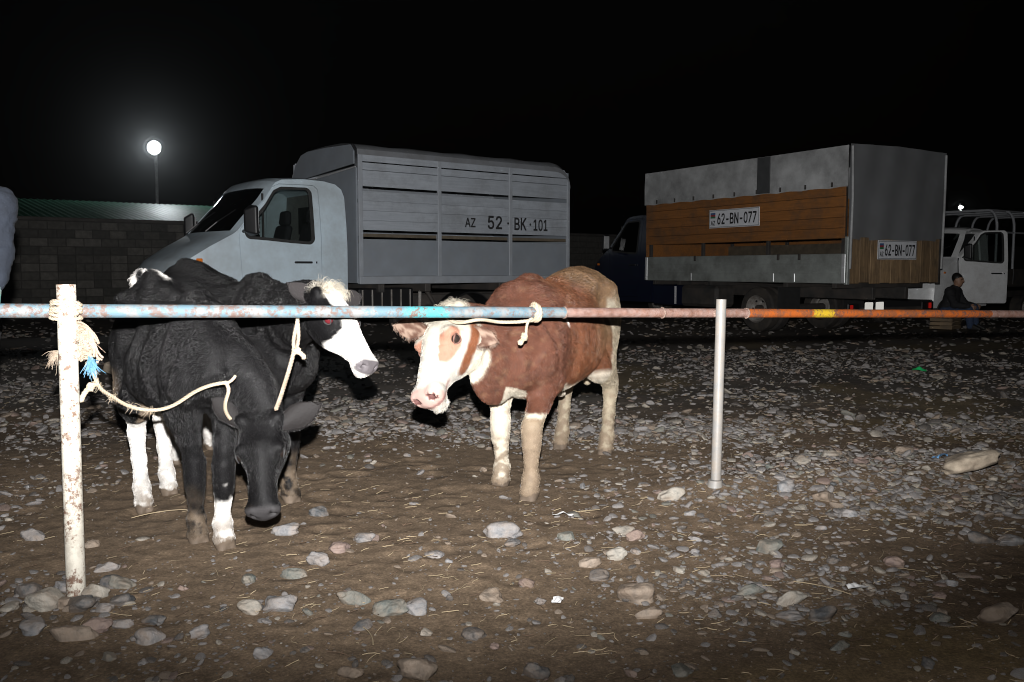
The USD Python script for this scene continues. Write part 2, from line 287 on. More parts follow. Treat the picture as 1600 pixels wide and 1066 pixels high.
# ---------------------------------------------------------------- block wall behind, with its bricks
wa, wd = np.array([-13.9, 19.66]), np.array([.803, .596]); wang = math.atan2(wd[1], wd[0])
wall = thing('block_wall', 'long low wall of grey concrete blocks with a dark coping, behind the trucks', 'wall', (wa[0], wa[1], -.1), wang)
WL, WH = 62.0, 2.45
obj('mortar_core', bevel_box(0, WL, .02, .2, 0, WH), 'mortar', wall)
obj('coping', bevel_box(-.05, WL + .05, -.06, .28, WH, WH + .09, .015), 'cap_stone', wall)
br = np.random.default_rng(5); rest = []
def block(x0, x1, z0, z1):
    d = br.uniform(-.016, .006); m = bevel_box(x0 + .008, x1 - .008, d, .1, z0 + .008, z1 - .008, .008)
    return m
nb = 0
for row in range(12):
    z0 = row * .204; off = -.2 * (row % 2); x = off
    while x < WL:
        w = .40 if br.random() > .08 else .2
        a, b = max(x, 0), min(x + w, WL)
        if b - a > .06:
            if b < 10.4 and row >= 1 and nb < 300 and a > .3:
                obj('brick', block(a, b, z0, z0 + .204), ['block_grey', 'block_grey', 'block_dark', 'block_pale'][br.integers(4)], wall); nb += 1
            else:
                rest.append(block(a, b, z0, z0 + .204) if x < 45 else bevel_box(a + .008, b - .008, -.005, .1, z0 + .008, z0 + .196))
        x += w
obj('brick', cat_(rest), 'block_grey', wall, kind='stuff')

# ---------------------------------------------------------------- shed with a green sheet roof behind the wall
shed = thing('green_roofed_shed', 'low shed with a shiny green corrugated sheet roof behind the block wall', 'shed', (wa[0], wa[1], 0), wang)
ns = 9
def sheet(x0, x1, y0, z0, y1, z1, step=.045, amp=.018, lift=0.0):
    xs = np.arange(x0, x1 + 1e-6, step); ys = np.linspace(0, 1, 5)
    v = np.array([[a, y0 + (y1 - y0) * t, z0 + (z1 - z0) * t + amp * math.sin(a * 2 * math.pi / .18) + lift] for t in ys for a in xs]); n = len(xs)
    i, j = np.meshgrid(np.arange(4), np.arange(n - 1), indexing='ij'); k = (i * n + j).ravel()
    return (v, np.stack([k, k + 1, k + n + 1, k + n], 1))
for k in range(ns):
    x0 = -3 + k * 1.55
    obj('roof_sheet', sheet(x0, x0 + 1.62, .30, 2.44, 6.2, 3.28, lift=.004 * (k % 2)), 'green_sheet', shed, smooth=True)
obj('wall', bevel_box(-2.9, 10.8, .6, 6.0, 0, 2.36), 'shed_wall', shed)

# ---------------------------------------------------------------- floodlight on its pole
lp = P(241, 231, 31.0)
lamp = thing('floodlight_pole', 'lit white floodlight on a tall thin pole behind the green roof', 'street lamp', (lp[0], lp[1], 0))
obj('pole', tube([(0, .12, 0), (0, .12, lp[2] - .1)], [.06, .045], 10), 'lamp_body', lamp)
obj('bracket', bevel_box(-.05, .05, .04, .16, lp[2] - .28, lp[2] - .08, .01), 'lamp_body', lamp)
hd = trimesh.creation.cylinder(.18, .10, sections=40); hd.apply_transform(trimesh.transformations.rotation_matrix(math.pi / 2, [1, 0, 0])); hd.apply_translation((0, .05, lp[2]))
obj('lamp_housing', hd, 'lamp_body', lamp, smooth=30)
fc = trimesh.creation.cylinder(.23, .02, sections=40); fc.apply_transform(trimesh.transformations.rotation_matrix(math.pi / 2, [1, 0, 0])); fc.apply_translation((0, -.012, lp[2]))
obj('lamp_lens', fc, 'lamp_face', lamp)
l1 = UsdLux.SphereLight.Define(stage, lamp + '/lamp_beam'); l1.CreateRadiusAttr(.12); l1.CreateNormalizeAttr(True); l1.CreateIntensityAttr(62.0); l1.CreateColorAttr((.9, .97, 1.0)); l1.AddTranslateOp().Set((0, -.25, float(lp[2]))); l1.AddRotateXOp().Set(-64.0); sp_ = UsdLux.ShapingAPI.Apply(l1.GetPrim()); sp_.CreateShapingConeAngleAttr(76.0); sp_.CreateShapingConeSoftnessAttr(.4)
lp2 = P(1501, 327, 48.0)
lamp2 = thing('distant_yard_lamp', 'tiny twin lamp shining in the dark above the white truck on the right', 'street lamp', (lp2[0], lp2[1], 0))
obj('pole', tube([(0, .1, 0), (0, .1, lp2[2] + .3)], .05, 8), 'lamp_body', lamp2)
for dz, w in ((.0, .09), (.22, .13)):
    m = trimesh.creation.icosphere(2, 1.0); m.apply_scale((w * 1.1, .05, .09)); m.apply_translation((0, 0, lp2[2] - .12 + dz)); obj('bulb', m, 'lamp_far_face', lamp2, smooth=True)

# ---------------------------------------------------------------- hitching rail
A, B = P(103, 487, 3.36), P(1127, 490, 4.80)
def on_rail(t): return A + (B - A) * t
postA, postB = P(103, 445, 3.36), P(1127, 468, 4.80)
footA, footB = G(118, 922), G(1117, 770)
fence = thing('hitching_rail', 'long pipe rail in blue, rusty and orange paint welded to two white posts', 'railing', (0, 0, 0))
rd = (B - A) / np.linalg.norm(B - A); back = np.array([-rd[1], rd[0], 0]); back /= np.linalg.norm(back)
def pipe(p0, p1, r, n=2, sides=28, wob=0.0, seed=0):
    u = np.linspace(0, 1, n)[:, None]; c = p0 + (p1 - p0) * u
    m = tube(c, r, sides)
    return m
obj('post', pipe(footA - [0, 0, .3], postA, .034, 40), 'white_paint', fence, smooth=50, label='thick post with chipped white paint')
obj('post', pipe(footB - [0, 0, .3], postB, .027, 40), 'grey_paint_post', fence, smooth=50, label='thin grey white post')
ofs = back * .060
def seg(x0, x1, r, m, lab=None, shift=0.0):
    def tt(px):
        a = (px - 800) / FOC; return (a * A[1] - A[0]) / ((B[0] - A[0]) - a * (B[1] - A[1]))
    p0, p1 = on_rail(tt(x0)) + ofs, on_rail(tt(x1)) + ofs
    obj('rail_pipe', pipe(p0, p1, r, 60), m, fence, smooth=50, label=lab)
    return p0, p1
seg(-380, 892, .0268, 'pipe_blue', 'pale blue chipped length of rail with a turquoise band')
seg(892.5, 1180, .0245, 'rust', 'bare rusty length of rail')
seg(1180.5, 1560, .0246, 'pipe_orange', 'orange painted length of rail with a yellow patch')
seg(1560.5, 2600, .0245, 'rust', 'dark rusty end of the rail')
def weld(px, r=.029):
    a = (px - 800) / FOC; t = (a * A[1] - A[0]) / ((B[0] - A[0]) - a * (B[1] - A[1])); c = on_rail(t) + ofs
    m = trimesh.creation.torus(.0255, .005, 24, 8); al = trimesh.geometry.align_vectors([0, 0, 1], rd); m.apply_transform(al); m.apply_translation(c)
    m.vertices += (meshkit.noise(m.vertices * 90, 3) - .5)[:, None] * .006
    obj('weld_bead', m, 'weld', fence, smooth=True)
for x in (892, 1046, 1178): weld(x)
for c0, r in ((on_rail(1.0) + ofs * .55, .022), (on_rail(0.0) + ofs * .55, .026)):
    m = trimesh.creation.icosphere(3, r); m.vertices *= [1.2, .8, 1]; m.vertices += (meshkit.noise(m.vertices * 120, 9) - .5)[:, None] * .008; m.apply_translation(c0); obj('weld_bead', m, 'weld', fence, smooth=True)
cp = tube([footB * [1, 1, 0] + [0, 0, gz(*footB[:2]) - .02], footB * [1, 1, 0] + [0, 0, gz(*footB[:2]) + .03]], [.043, .036], 20)
obj('post_collar', cp, 'grey_paint_post', fence, smooth=50)
# ---------------------------------------------------------------- vehicles
def poly_ext(pts, width):
    m = m3.CrossSection([np.asarray(pts, float)]).extrude(width).translate((0, 0, -width / 2))
    return m.rotate((90, 0, 0))           # (s, z) profile, extruded along y
def off(pts, d):
    c = m3.CrossSection([np.asarray(pts, float)]).offset(d, m3.JoinType.Miter)
    return c
def ext_cs(cs, width): return cs.extrude(width).translate((0, 0, -width / 2)).rotate((90, 0, 0))
def ccw(p):
    p = np.asarray(p, float); a = np.sum(p[:, 0] * np.roll(p[:, 1], -1) - np.roll(p[:, 0], -1) * p[:, 1]); return p if a > 0 else p[::-1]
def rounded(pts, r):
    c = m3.CrossSection([ccw(pts)]); return c.offset(-r, m3.JoinType.Round).offset(r, m3.JoinType.Round, circular_segments=24)
def warp_cab(m):
    def w(v):
        v = np.asarray(v).copy(); s, y, z = v[:, 0], v[:, 1], v[:, 2]
        k = 1 - .115 * np.clip((z - 1.5) / .95, 0, 1) ** 1.4 - .02 * np.clip((.9 - z) / .5, 0, 1)
        k *= 1 - .13 * np.clip((s - 1.5) / 1.05, 0, 1) ** 2
        yy = y * k
        ss = s - .16 * (np.abs(y) / .96) ** 2.6 * np.clip((s - .85) / .5, 0, 1)
        zz = z - .05 * (np.abs(y) / .96) ** 4 * np.clip((z - 2.0) / .4, 0, 1)
        return np.stack([ss, yy, zz], 1)
    return m.refine_to_length(.07).warp_batch(w)
CABP = ccw([(0, .45), (0, 2.24), (.035, 2.36), (.12, 2.43), (.3, 2.465), (.6, 2.475), (.95, 2.45), (1.08, 2.41), (1.17, 2.34), (1.45, 2.03), (1.74, 1.70), (1.80, 1.655), (2.1, 1.49), (2.38, 1.31), (2.50, 1.16), (2.56, .95), (2.58, .45)])
CABW = 1.93
OBJ = obj
def cab(parent, paint, scale_open=0.0, dx=0.0):
    def obj(name, mesh, *a, **k):
        mesh = mesh.copy(); mesh.apply_translation((dx, 0, 0)); return OBJ(name, mesh, *a, **k)
    outer = ext_cs(m3.CrossSection([CABP]), CABW)
    inner = ext_cs(off(CABP, -.045), CABW - .10) ^ m3.Manifold.cube((4, 4, 3)).translate((0.02, -2, .75))
    wide = lambda pts, r: ext_cs(rounded(pts, r), 2.6)
    doorw = [(.52, 1.60), (.56, 1.56), (1.60, 1.62), (1.63, 1.70), (1.13, 2.26), (.98, 2.32), (.56, 2.33), (.52, 2.28)]
    doorp = [(.40, .56), (1.66, .56), (1.72, 1.58), (1.70, 1.72), (1.17, 2.33), (1.02, 2.385), (.46, 2.395), (.40, 2.33)]
    wnd = wide(doorw, .05); door = wide(doorp, .05); doorgap = ext_cs(rounded(doorp, .05).offset(.007, m3.JoinType.Round), 2.6)
    # windscreen opening: band along the slope
    a, b = np.array([1.20, 2.305]), np.array([1.745, 1.705]); nrm = np.array([.74, .67])
    ws = ext_cs(m3.CrossSection([ccw([a - nrm * .2, b - nrm * .2, b + nrm * .25, a + nrm * .25])]), CABW - .26)
    arch = m3.Manifold.cylinder(2.6, .43, .43, 40).translate((0, 0, -1.3)).rotate((90, 0, 0)).translate((1.95, 0, .36))
    shell = outer - inner - arch
    sides = shell - ws
    doors_s = (sides ^ door) - wnd
    body = sides - doorgap - wnd
    glass_shell = ext_cs(off(CABP, -.012), CABW - .03) - ext_cs(off(CABP, -.020), CABW - .05)
    half = m3.Manifold.cube((6, 3, 4)).translate((-2, 0, 0))
    left = lambda m: m ^ half
    right = lambda m: m - half
    obj('cab_body', tri(warp_cab(body)), paint, parent, smooth=32)
    seal = ext_cs(rounded(doorw, .05).offset(.028, m3.JoinType.Round) - rounded(doorw, .05).offset(-.012, m3.JoinType.Round), 2.6) ^ (ext_cs(m3.CrossSection([CABP]), CABW + .008) - ext_cs(off(CABP, -.06), CABW - .10))
    trim = (ext_cs(m3.CrossSection([CABP]), CABW - .09) - ext_cs(off(CABP, -.05), CABW - .12)) ^ door
    for side, cutter in (('l', left), ('r', right)):
        meshes = [('door', doors_s, paint), ('window_seal', seal, 'black_rubber'), ('window_pane', glass_shell ^ wnd, 'cab_glass')]
        hinge = None
        out = {}
        for nm, m, mt in meshes:
            t = tri(warp_cab(cutter(m)))
            if side == 'l' and scale_open:
                h = (1.70, CABW / 2 - .03, 0)
                t.apply_translation([-h[0], -h[1], 0]); t.apply_transform(trimesh.transformations.rotation_matrix(-scale_open, [0, 0, 1])); t.apply_translation(h)
            if nm == 'door': out['d'] = obj('door', t, mt, parent, smooth=32)
            else: obj(nm, t, mt, out['d'], smooth=32)
        sg = 1 if side == 'l' else -1
        def place(t):
            if side == 'l' and scale_open:
                h = (1.70, CABW / 2 - .03, 0)
                t.apply_translation([-h[0], -h[1], 0]); t.apply_transform(trimesh.transformations.rotation_matrix(-scale_open, [0, 0, 1])); t.apply_translation(h)
            return t
        y0 = sg * .975
        hb = bevel_box(.54, .80, y0 - .03, y0 + .012, 1.275, 1.305, .008); obj('door_handle', place(hb), 'black_plastic', out['d'], smooth=30)
        lk = bevel_box(.47, .485, y0 - .03, y0 + .006, 1.275, 1.305, .004); obj('door_lock', place(lk), 'black_plastic', out['d'])
        # quarter light bar of the window
        qb = tube([(1.22, sg * .925, 1.62), (1.20, sg * .872, 2.2)], .016, 6); obj('window_bar', place(qb), 'black_rubber', out['d'])
        mr = m3.Manifold.batch_hull([m3.Manifold.sphere(.035, 16).translate(p) for p in ((1.46, sg * 1.10, 1.66), (1.44, sg * 1.22, 1.67), (1.44, sg * 1.21, 1.98), (1.46, sg * 1.10, 1.99), (1.53, sg * 1.14, 1.70), (1.53, sg * 1.14, 1.94))])
        arm = tube([(1.50, sg * .90, 1.68), (1.50, sg * 1.12, 1.72)], .022, 8)
        obj('door_mirror', place(cat_([tri(mr), arm])), 'black_plastic', out['d'], smooth=40)
        obj('mirror_glass', place(bevel_box(1.402, 1.41, min(sg * 1.09, sg * 1.23), max(sg * 1.09, sg * 1.23), 1.68, 1.97, .002)), 'bright_metal', out['d'])
    obj('windscreen', tri(warp_cab(glass_shell ^ ext_cs(m3.CrossSection([ccw([a - nrm * .2, b - nrm * .2, b + nrm * .25, a + nrm * .25])]), CABW - .235))), 'cab_glass', parent, smooth=32)
    # scuttle, wipers, lamps, seats and so on
    for y in (-.35, .4):
        obj('wiper', tube([(1.80, y, 1.70), (1.66, y + .06, 1.83), (1.52, y + .35, 1.98)], [.012, .009, .006], 6), 'black_plastic', parent)
    for sg in (1, -1):
        il = bevel_box(2.03, 2.11, sg * .908 - .014, sg * .908 + .014, 1.285, 1.335, .008); obj('indicator_lamp', il, 'orange_lens', parent, smooth=30)
        hl = bevel_box(2.26, 2.42, min(sg * .42, sg * .78), max(sg * .42, sg * .78), .88, 1.12, .03); obj('headlamp', hl, 'bright_metal', parent, smooth=30)
        for xx in (.62,):
            sb = m3.Manifold.batch_hull([m3.Manifold.sphere(.06, 14).translate(p) for p in ((.5, sg * .25, 1.2), (.5, sg * .67, 1.2), (1.0, sg * .25, 1.2), (1.0, sg * .67, 1.2))])
            bk = m3.Manifold.batch_hull([m3.Manifold.sphere(.055, 14).translate(p) for p in ((.46, sg * .25, 1.2), (.46, sg * .67, 1.2), (.30, sg * .29, 1.80), (.30, sg * .63, 1.80))])
            hr = m3.Manifold.batch_hull([m3.Manifold.sphere(.05, 14).translate(p) for p in ((.28, sg * .36, 1.90), (.28, sg * .56, 1.90), (.27, sg * .38, 2.02), (.27, sg * .54, 2.02))])
            st = obj('seat', tri(sb + bk), 'seat_cloth', parent, smooth=30); obj('headrest', tri(hr), 'seat_cloth', st, smooth=30)
    tw = trimesh.creation.torus(.2, .016, 32, 10); tw.apply_transform(trimesh.transformations.rotation_matrix(math.radians(62), [0, 1, 0])); tw.apply_translation((1.32, .45, 1.58))
    obj('steering_wheel', tw, 'black_plastic', parent, smooth=True)
    obj('dashboard', bevel_box(1.42, 1.76, -.84, .84, 1.0, 1.6, .06), 'black_plastic', parent, smooth=30)
    obj('cab_back_panel', bevel_box(.055, .075, -.86, .86, .8, 2.3), 'cab_lining', parent)
    obj('back_window', bevel_box(.077, .083, -.42, .42, 1.72, 2.12), 'black_rubber', parent)
    obj('bumper', bevel_box(2.42, 2.62, -.86, .86, .38, .66, .05), 'black_plastic', parent, smooth=30)
    obj('grille', bevel_box(2.38, 2.44, -.38, .38, .90, 1.06, .015), 'black_plastic', parent)
def revolve(prof, sections=40):
    m = trimesh.creation.revolve(np.asarray(prof, float), sections=sections)
    return m.apply_transform(trimesh.transformations.rotation_matrix(math.pi / 2, [1, 0, 0]))   # axis along -y
def wheel(parent, x, y, r, w, side=1, name='wheel'):
    rr = r * .60
    ty = revolve([(rr, -w / 2 + .01), (rr + .02, -w / 2), (r - .035, -w / 2), (r - .005, -w / 2 + .035), (r, 0), (r - .005, w / 2 - .035), (r - .035, w / 2), (rr + .02, w / 2), (rr, w / 2 - .01), (rr, -w / 2 + .01)])
    d = w * .32
    rim = revolve([(0.001, d - .05), (.06, d - .05), (.075, d - .09), (rr * .55, d - .09), (rr * .8, d - .015), (rr * .86, d - .05), (rr * .99, w / 2 - .005), (rr * 1.02, w / 2 + .008), (rr * .97, w / 2 - .06), (rr * .9, -w / 2)])
    R = trimesh.transformations.rotation_matrix(math.pi, [0, 0, 1]) if side > 0 else np.eye(4)
    # revolve's own axis after the turn points along -y: a wheel on the +y side is turned about
    for m in (ty, rim): m.apply_transform(R); m.apply_translation((x, y, r))
    t = obj(name, ty, 'tyre_rubber', parent, smooth=30); obj('rim', rim, 'rim_metal', t, smooth=30)
    hs = []
    for k in range(6):
        a = k * math.pi / 3; c = trimesh.creation.cylinder(.022, .012, sections=10); c.apply_transform(trimesh.transformations.rotation_matrix(math.pi / 2, [1, 0, 0])); c.apply_translation((x + rr * .66 * math.cos(a), y + (1 if side > 0 else -1) * (d - .045), r + rr * .66 * math.sin(a))); hs.append(c)
    obj('wheel_nuts', cat_(hs), 'black_plastic', t)
    return t
def text_on(txt, h, bold, origin, xdir, ydir, stretch=1.0, depth=.003):
    m = meshkit.text_mesh(txt, h, depth, bold); xd, yd = np.asarray(xdir, float), np.asarray(ydir, float); zd = np.cross(xd, yd)
    v = m.vertices * [stretch, 1, 1]; m.vertices = np.asarray(origin) + v @ np.array([xd, yd, zd]); return m
def text_fit(txt, h, width, bold, origin, xdir, ydir, depth=.003):
    b = meshkit.text_mesh(txt, h, .002, bold).bounds; o = np.asarray(origin, float)
    st = width / (b[1, 0] - b[0, 0]); return text_on(txt, h, bold, o - np.asarray(xdir, float) * b[0, 0] * st, xdir, ydir, st, depth)
def number_plate(parent, c, xdir, ydir, w, h):
    c, xd, yd = np.asarray(c, float), np.asarray(xdir, float), np.asarray(ydir, float); nd = np.cross(xd, yd); R = np.eye(4); R[:3, 0], R[:3, 1], R[:3, 2] = xd, yd, nd
    def pl(x0, x1, y0, y1, z0, z1, b=.003):
        m = bevel_box(x0, x1, y0, y1, z0, z1, b); m.apply_transform(R); m.apply_translation(c); return m
    p = obj('number_plate', pl(-w / 2, w / 2, -h / 2, h / 2, 0, .012, .005), 'plate_white', parent)
    obj('plate_border', cat_([pl(-w / 2 + .012, w / 2 - .012, s * (h / 2 - .018) - .004, s * (h / 2 - .018) + .004, .012, .0135, 0) for s in (-1, 1)] + [pl(s * (w / 2 - .016) - .004, s * (w / 2 - .016) + .004, -h / 2 + .014, h / 2 - .014, .012, .0136, 0) for s in (-1, 1)]), 'stencil', p)
    fx = -w / 2 + .045; fw = w * .10
    for k, m in enumerate(('flag_green', 'flag_red', 'flag_blue')):
        obj('flag_stripe', pl(fx, fx + fw, h * .04 + k * h * .1, h * .04 + (k + 1) * h * .1, .0125, .0145, 0), m, p)
    obj('country_letters', text_fit('AZ', h * .24, fw * .9, True, c + xd * (fx + fw * .05) - yd * h * .34 + nd * .0125, xd, yd), 'stencil', p)
    obj('plate_number', text_fit('62-BN-077', h * .56, w * .77, True, c + xd * (-w / 2 + w * .175) - yd * h * .29 + nd * .0125, xd, yd), 'stencil', p)
    return p

# --- grey livestock truck
f1 = np.array([-.782, -.623]); f1 /= np.linalg.norm(f1); l1v = np.array([-f1[1], f1[0]]); W1 = 2.1; L1 = 4.0
c1 = P(560, 300, 12.7)[:2]; o1 = c1 - l1v * W1 / 2
truck = thing('livestock_truck', 'pale blue grey cab truck with a grey slatted box marked 52 BK 101', 'truck', (o1[0], o1[1], gz(*o1)), math.atan2(f1[1], f1[0]))
cab(truck, 'cab_paint', dx=.14)
YS = W1 / 2
def cx(parent_name, *a, **k): return obj(parent_name, *a, **k)
posts = [0, -1.37, -2.73, -4.0]
# side rows: (z0, z1)
rows = [(1.10, 1.625, 'grey_panel')] + [(1.75 + i * .1375 + .001, 1.75 + (i + 1) * .1375 - .001, 'grey_board') for i in range(4)] + [(2.365, 2.588, 'grey_board'), (2.594, 2.695, 'grey_board'), (2.712, 2.86, 'grey_board')]
for sg in (1, -1):
    for i in range(3):
        x1, x0 = posts[i] - .03, posts[i + 1] + .03
        for r, (z0, z1, m) in enumerate(rows):
            if sg < 0 and r > 0 and i == 1 and False: continue
            d = br.uniform(-.0015, .0015)
            if r == 7 and i == 2:
                pf = [(x0 + .30, z0), (x1, z0), (x1, z1), (x0 + .34, z1), (x0 + .1, z1 - .02), (x0 + .035, z0 + .05), (x0 + .015, z0)]
                b = tri(poly_ext(ccw([(-.0 + p[0], p[1]) for p in pf]), .022)); b.apply_translation((0, sg * (YS - .013), 0))
            else:
                sag = br.uniform(-.0008, .0008); b = bevel_box(x0, x1, sg * (YS - .013) - .011 + d, sg * (YS - .013) + .011 + d, z0 + sag, z1 + sag, .0018)
            obj('side_plank', b, m, truck)
        for z in (1.685,):
            obj('inner_rail', bevel_box(x0, x1, sg * (YS - .06) - .015, sg * (YS - .06) + .015, z - .03, z + .018, .004), 'inner_board', truck)
    for x in posts:
        x = min(max(x, -3.965), -.035)
        obj('side_post', bevel_box(x - .033, x + .033, min(sg * (YS - .03), sg * (YS + .006)), max(sg * (YS - .03), sg * (YS + .006)), 1.09, 2.84 if x > -3.9 else 2.66, .006), 'grey_frame', truck)
    obj('bottom_rail', bevel_box(-4.0, 0, min(sg * (YS - .06), sg * (YS + .012)), max(sg * (YS - .06), sg * (YS + .012)), .985, 1.098, .008), 'grey_frame', truck)
obj('floor', bevel_box(-3.98, -.02, -YS + .07, YS - .07, 1.0, 1.08), 'inner_board', truck)
hd_pts = [(-YS, 1.0), (YS, 1.0), (YS, 2.86), (YS - .06, 2.93), (YS - .2, 2.96), (.1, 2.99), (-.5, 2.99), (-.72, 2.95), (-.93, 2.80), (-YS, 2.62)]
def yz_ext(pts, x0, x1):
    m = m3.CrossSection([ccw(pts)]).extrude(x1 - x0)      # (y, z) -> x
    a = m.to_mesh(); v = a.vert_properties[:, :3]; v = np.stack([v[:, 2] + x0, v[:, 0], v[:, 1]], 1); return trimesh.Trimesh(v, a.tri_verts, process=False)
obj('front_board', yz_ext([(-YS + .01, 1.0), (YS - .03, 1.0), (YS - .03, 2.62), (-YS + .01, 2.50)], .002, .022), 'grey_panel', truck)
obj('front_top_board', yz_ext([(-YS + .01, 2.56), (YS - .1, 2.68), (YS - .1, 2.86), (YS - .2, 2.955), (.1, 2.985), (-.5, 2.985), (-.72, 2.945), (-.92, 2.8), (-YS + .01, 2.62)], .0, .018), 'grey_panel', truck)
obj('front_slot_bar', yz_ext([(-YS + .02, 2.51), (YS - .1, 2.63), (YS - .1, 2.645), (-YS + .02, 2.53)], -.02, -.004), 'bright_metal', truck)
obj('rear_door', bevel_box(-3.998, -3.975, -YS + .04, YS - .04, 1.1, 2.8), 'grey_panel', truck)
# canvas roof: rounded at the far side and at the rear
xs = np.r_[np.linspace(-4.0, -3.68, 12), np.linspace(-3.5, .02, 12)]; yz = np.array([(-YS - .004, 2.56), (-YS + .002, 2.64), (-.93, 2.81), (-.72, 2.96), (-.5, 3.0), (.1, 3.0), (.6, 2.985), (YS - .18, 2.965), (YS - .05, 2.935), (YS + .008, 2.875), (YS + .010, 2.80)])
v = []
for i, x in enumerate(xs):
    e = max(0, (-3.66 - x) / .34); drop = .34 * (1 - math.sqrt(max(0, 1 - e * e)))
    for y, z in yz: v.append((x, y, z - drop * (.55 + .45 * (z - 2.56) / .44) + .012 * math.sin(x * 7 + y * 3) * (abs(y) < .95)))
n = len(yz); i, j = np.meshgrid(np.arange(len(xs) - 1), np.arange(n - 1), indexing='ij'); k = (i * n + j).ravel()
obj('canvas_roof', (np.array(v), np.stack([k, k + n, k + n + 1, k + 1], 1)), 'roof_canvas', truck, smooth=40)
# stencilled number, reading from the cab towards the tail
for s, q0, q1, z0, h in (('AZ', 1.83, 2.03, 1.845, .135), ('52', 2.27, 2.55, 1.83, .195), ('.', 2.655, 2.69, 1.91, .16), ('BK', 2.80, 3.05, 1.825, .19), ('.', 3.115, 3.15, 1.905, .16), ('101', 3.20, 3.50, 1.825, .175)):
    obj('stencil_letters', text_fit(s, h, q1 - q0, True, (-q0, YS + .004, z0), (-1, 0, 0), (0, 0, 1), .003), 'stencil', truck)
for y in (-.42, .42): obj('chassis_rail', bevel_box(-3.9, 1.9, y - .04, y + .04, .62, .80, .01), 'chassis', truck)
for x in (-.4, -1.2, -2.6, -3.7): obj('cross_member', bevel_box(x - .05, x + .05, -.98, .98, .86, .985, .01), 'chassis', truck)
tb = obj('tool_box', bevel_box(-.98, -.06, .52, .92, .50, .92, .02), 'black_plastic', truck, smooth=30)
for k in range(6): obj('box_slat', bevel_box(-.12 - k * .16, -.105 - k * .16, .915, .935, .52, .90), 'rim_metal', tb)
obj('mudguard', yz_ext([(.62, .62), (.98, .62), (.98, .65), (.62, .65)], -1.42, -1.38), 'chassis', truck)
ag = np.linspace(.25, math.pi - .25, 14); mg = [( -2.0 + .47 * math.cos(a), .38 + .47 * math.sin(a)) for a in ag] + [(-2.0 + .45 * math.cos(a), .38 + .45 * math.sin(a)) for a in ag[::-1]]
for sg in (1, -1):
    m = tri(poly_ext(ccw(mg), .36)); m.apply_translation((0, sg * .80, 0)); obj('mudguard', m, 'black_plastic', truck)
    wheel(truck, 2.09, sg * .82, .345, .2, sg); wheel(truck, -2.0, sg * .88, .345, .2, sg); wheel(truck, -2.0, sg * .65, .345, .18, sg)
obj('axle', tube([(-2.0, -.9, .345), (-2.0, .9, .345)], .06, 10), 'chassis', truck)
obj('strut', tube([(-1.30, .7, .95), (-1.52, .72, .60)], .035, 8), 'chassis', truck); obj('strut', tube([(-1.22, .7, .62), (-1.22, .72, .97)], .025, 8), 'rim_metal', truck)

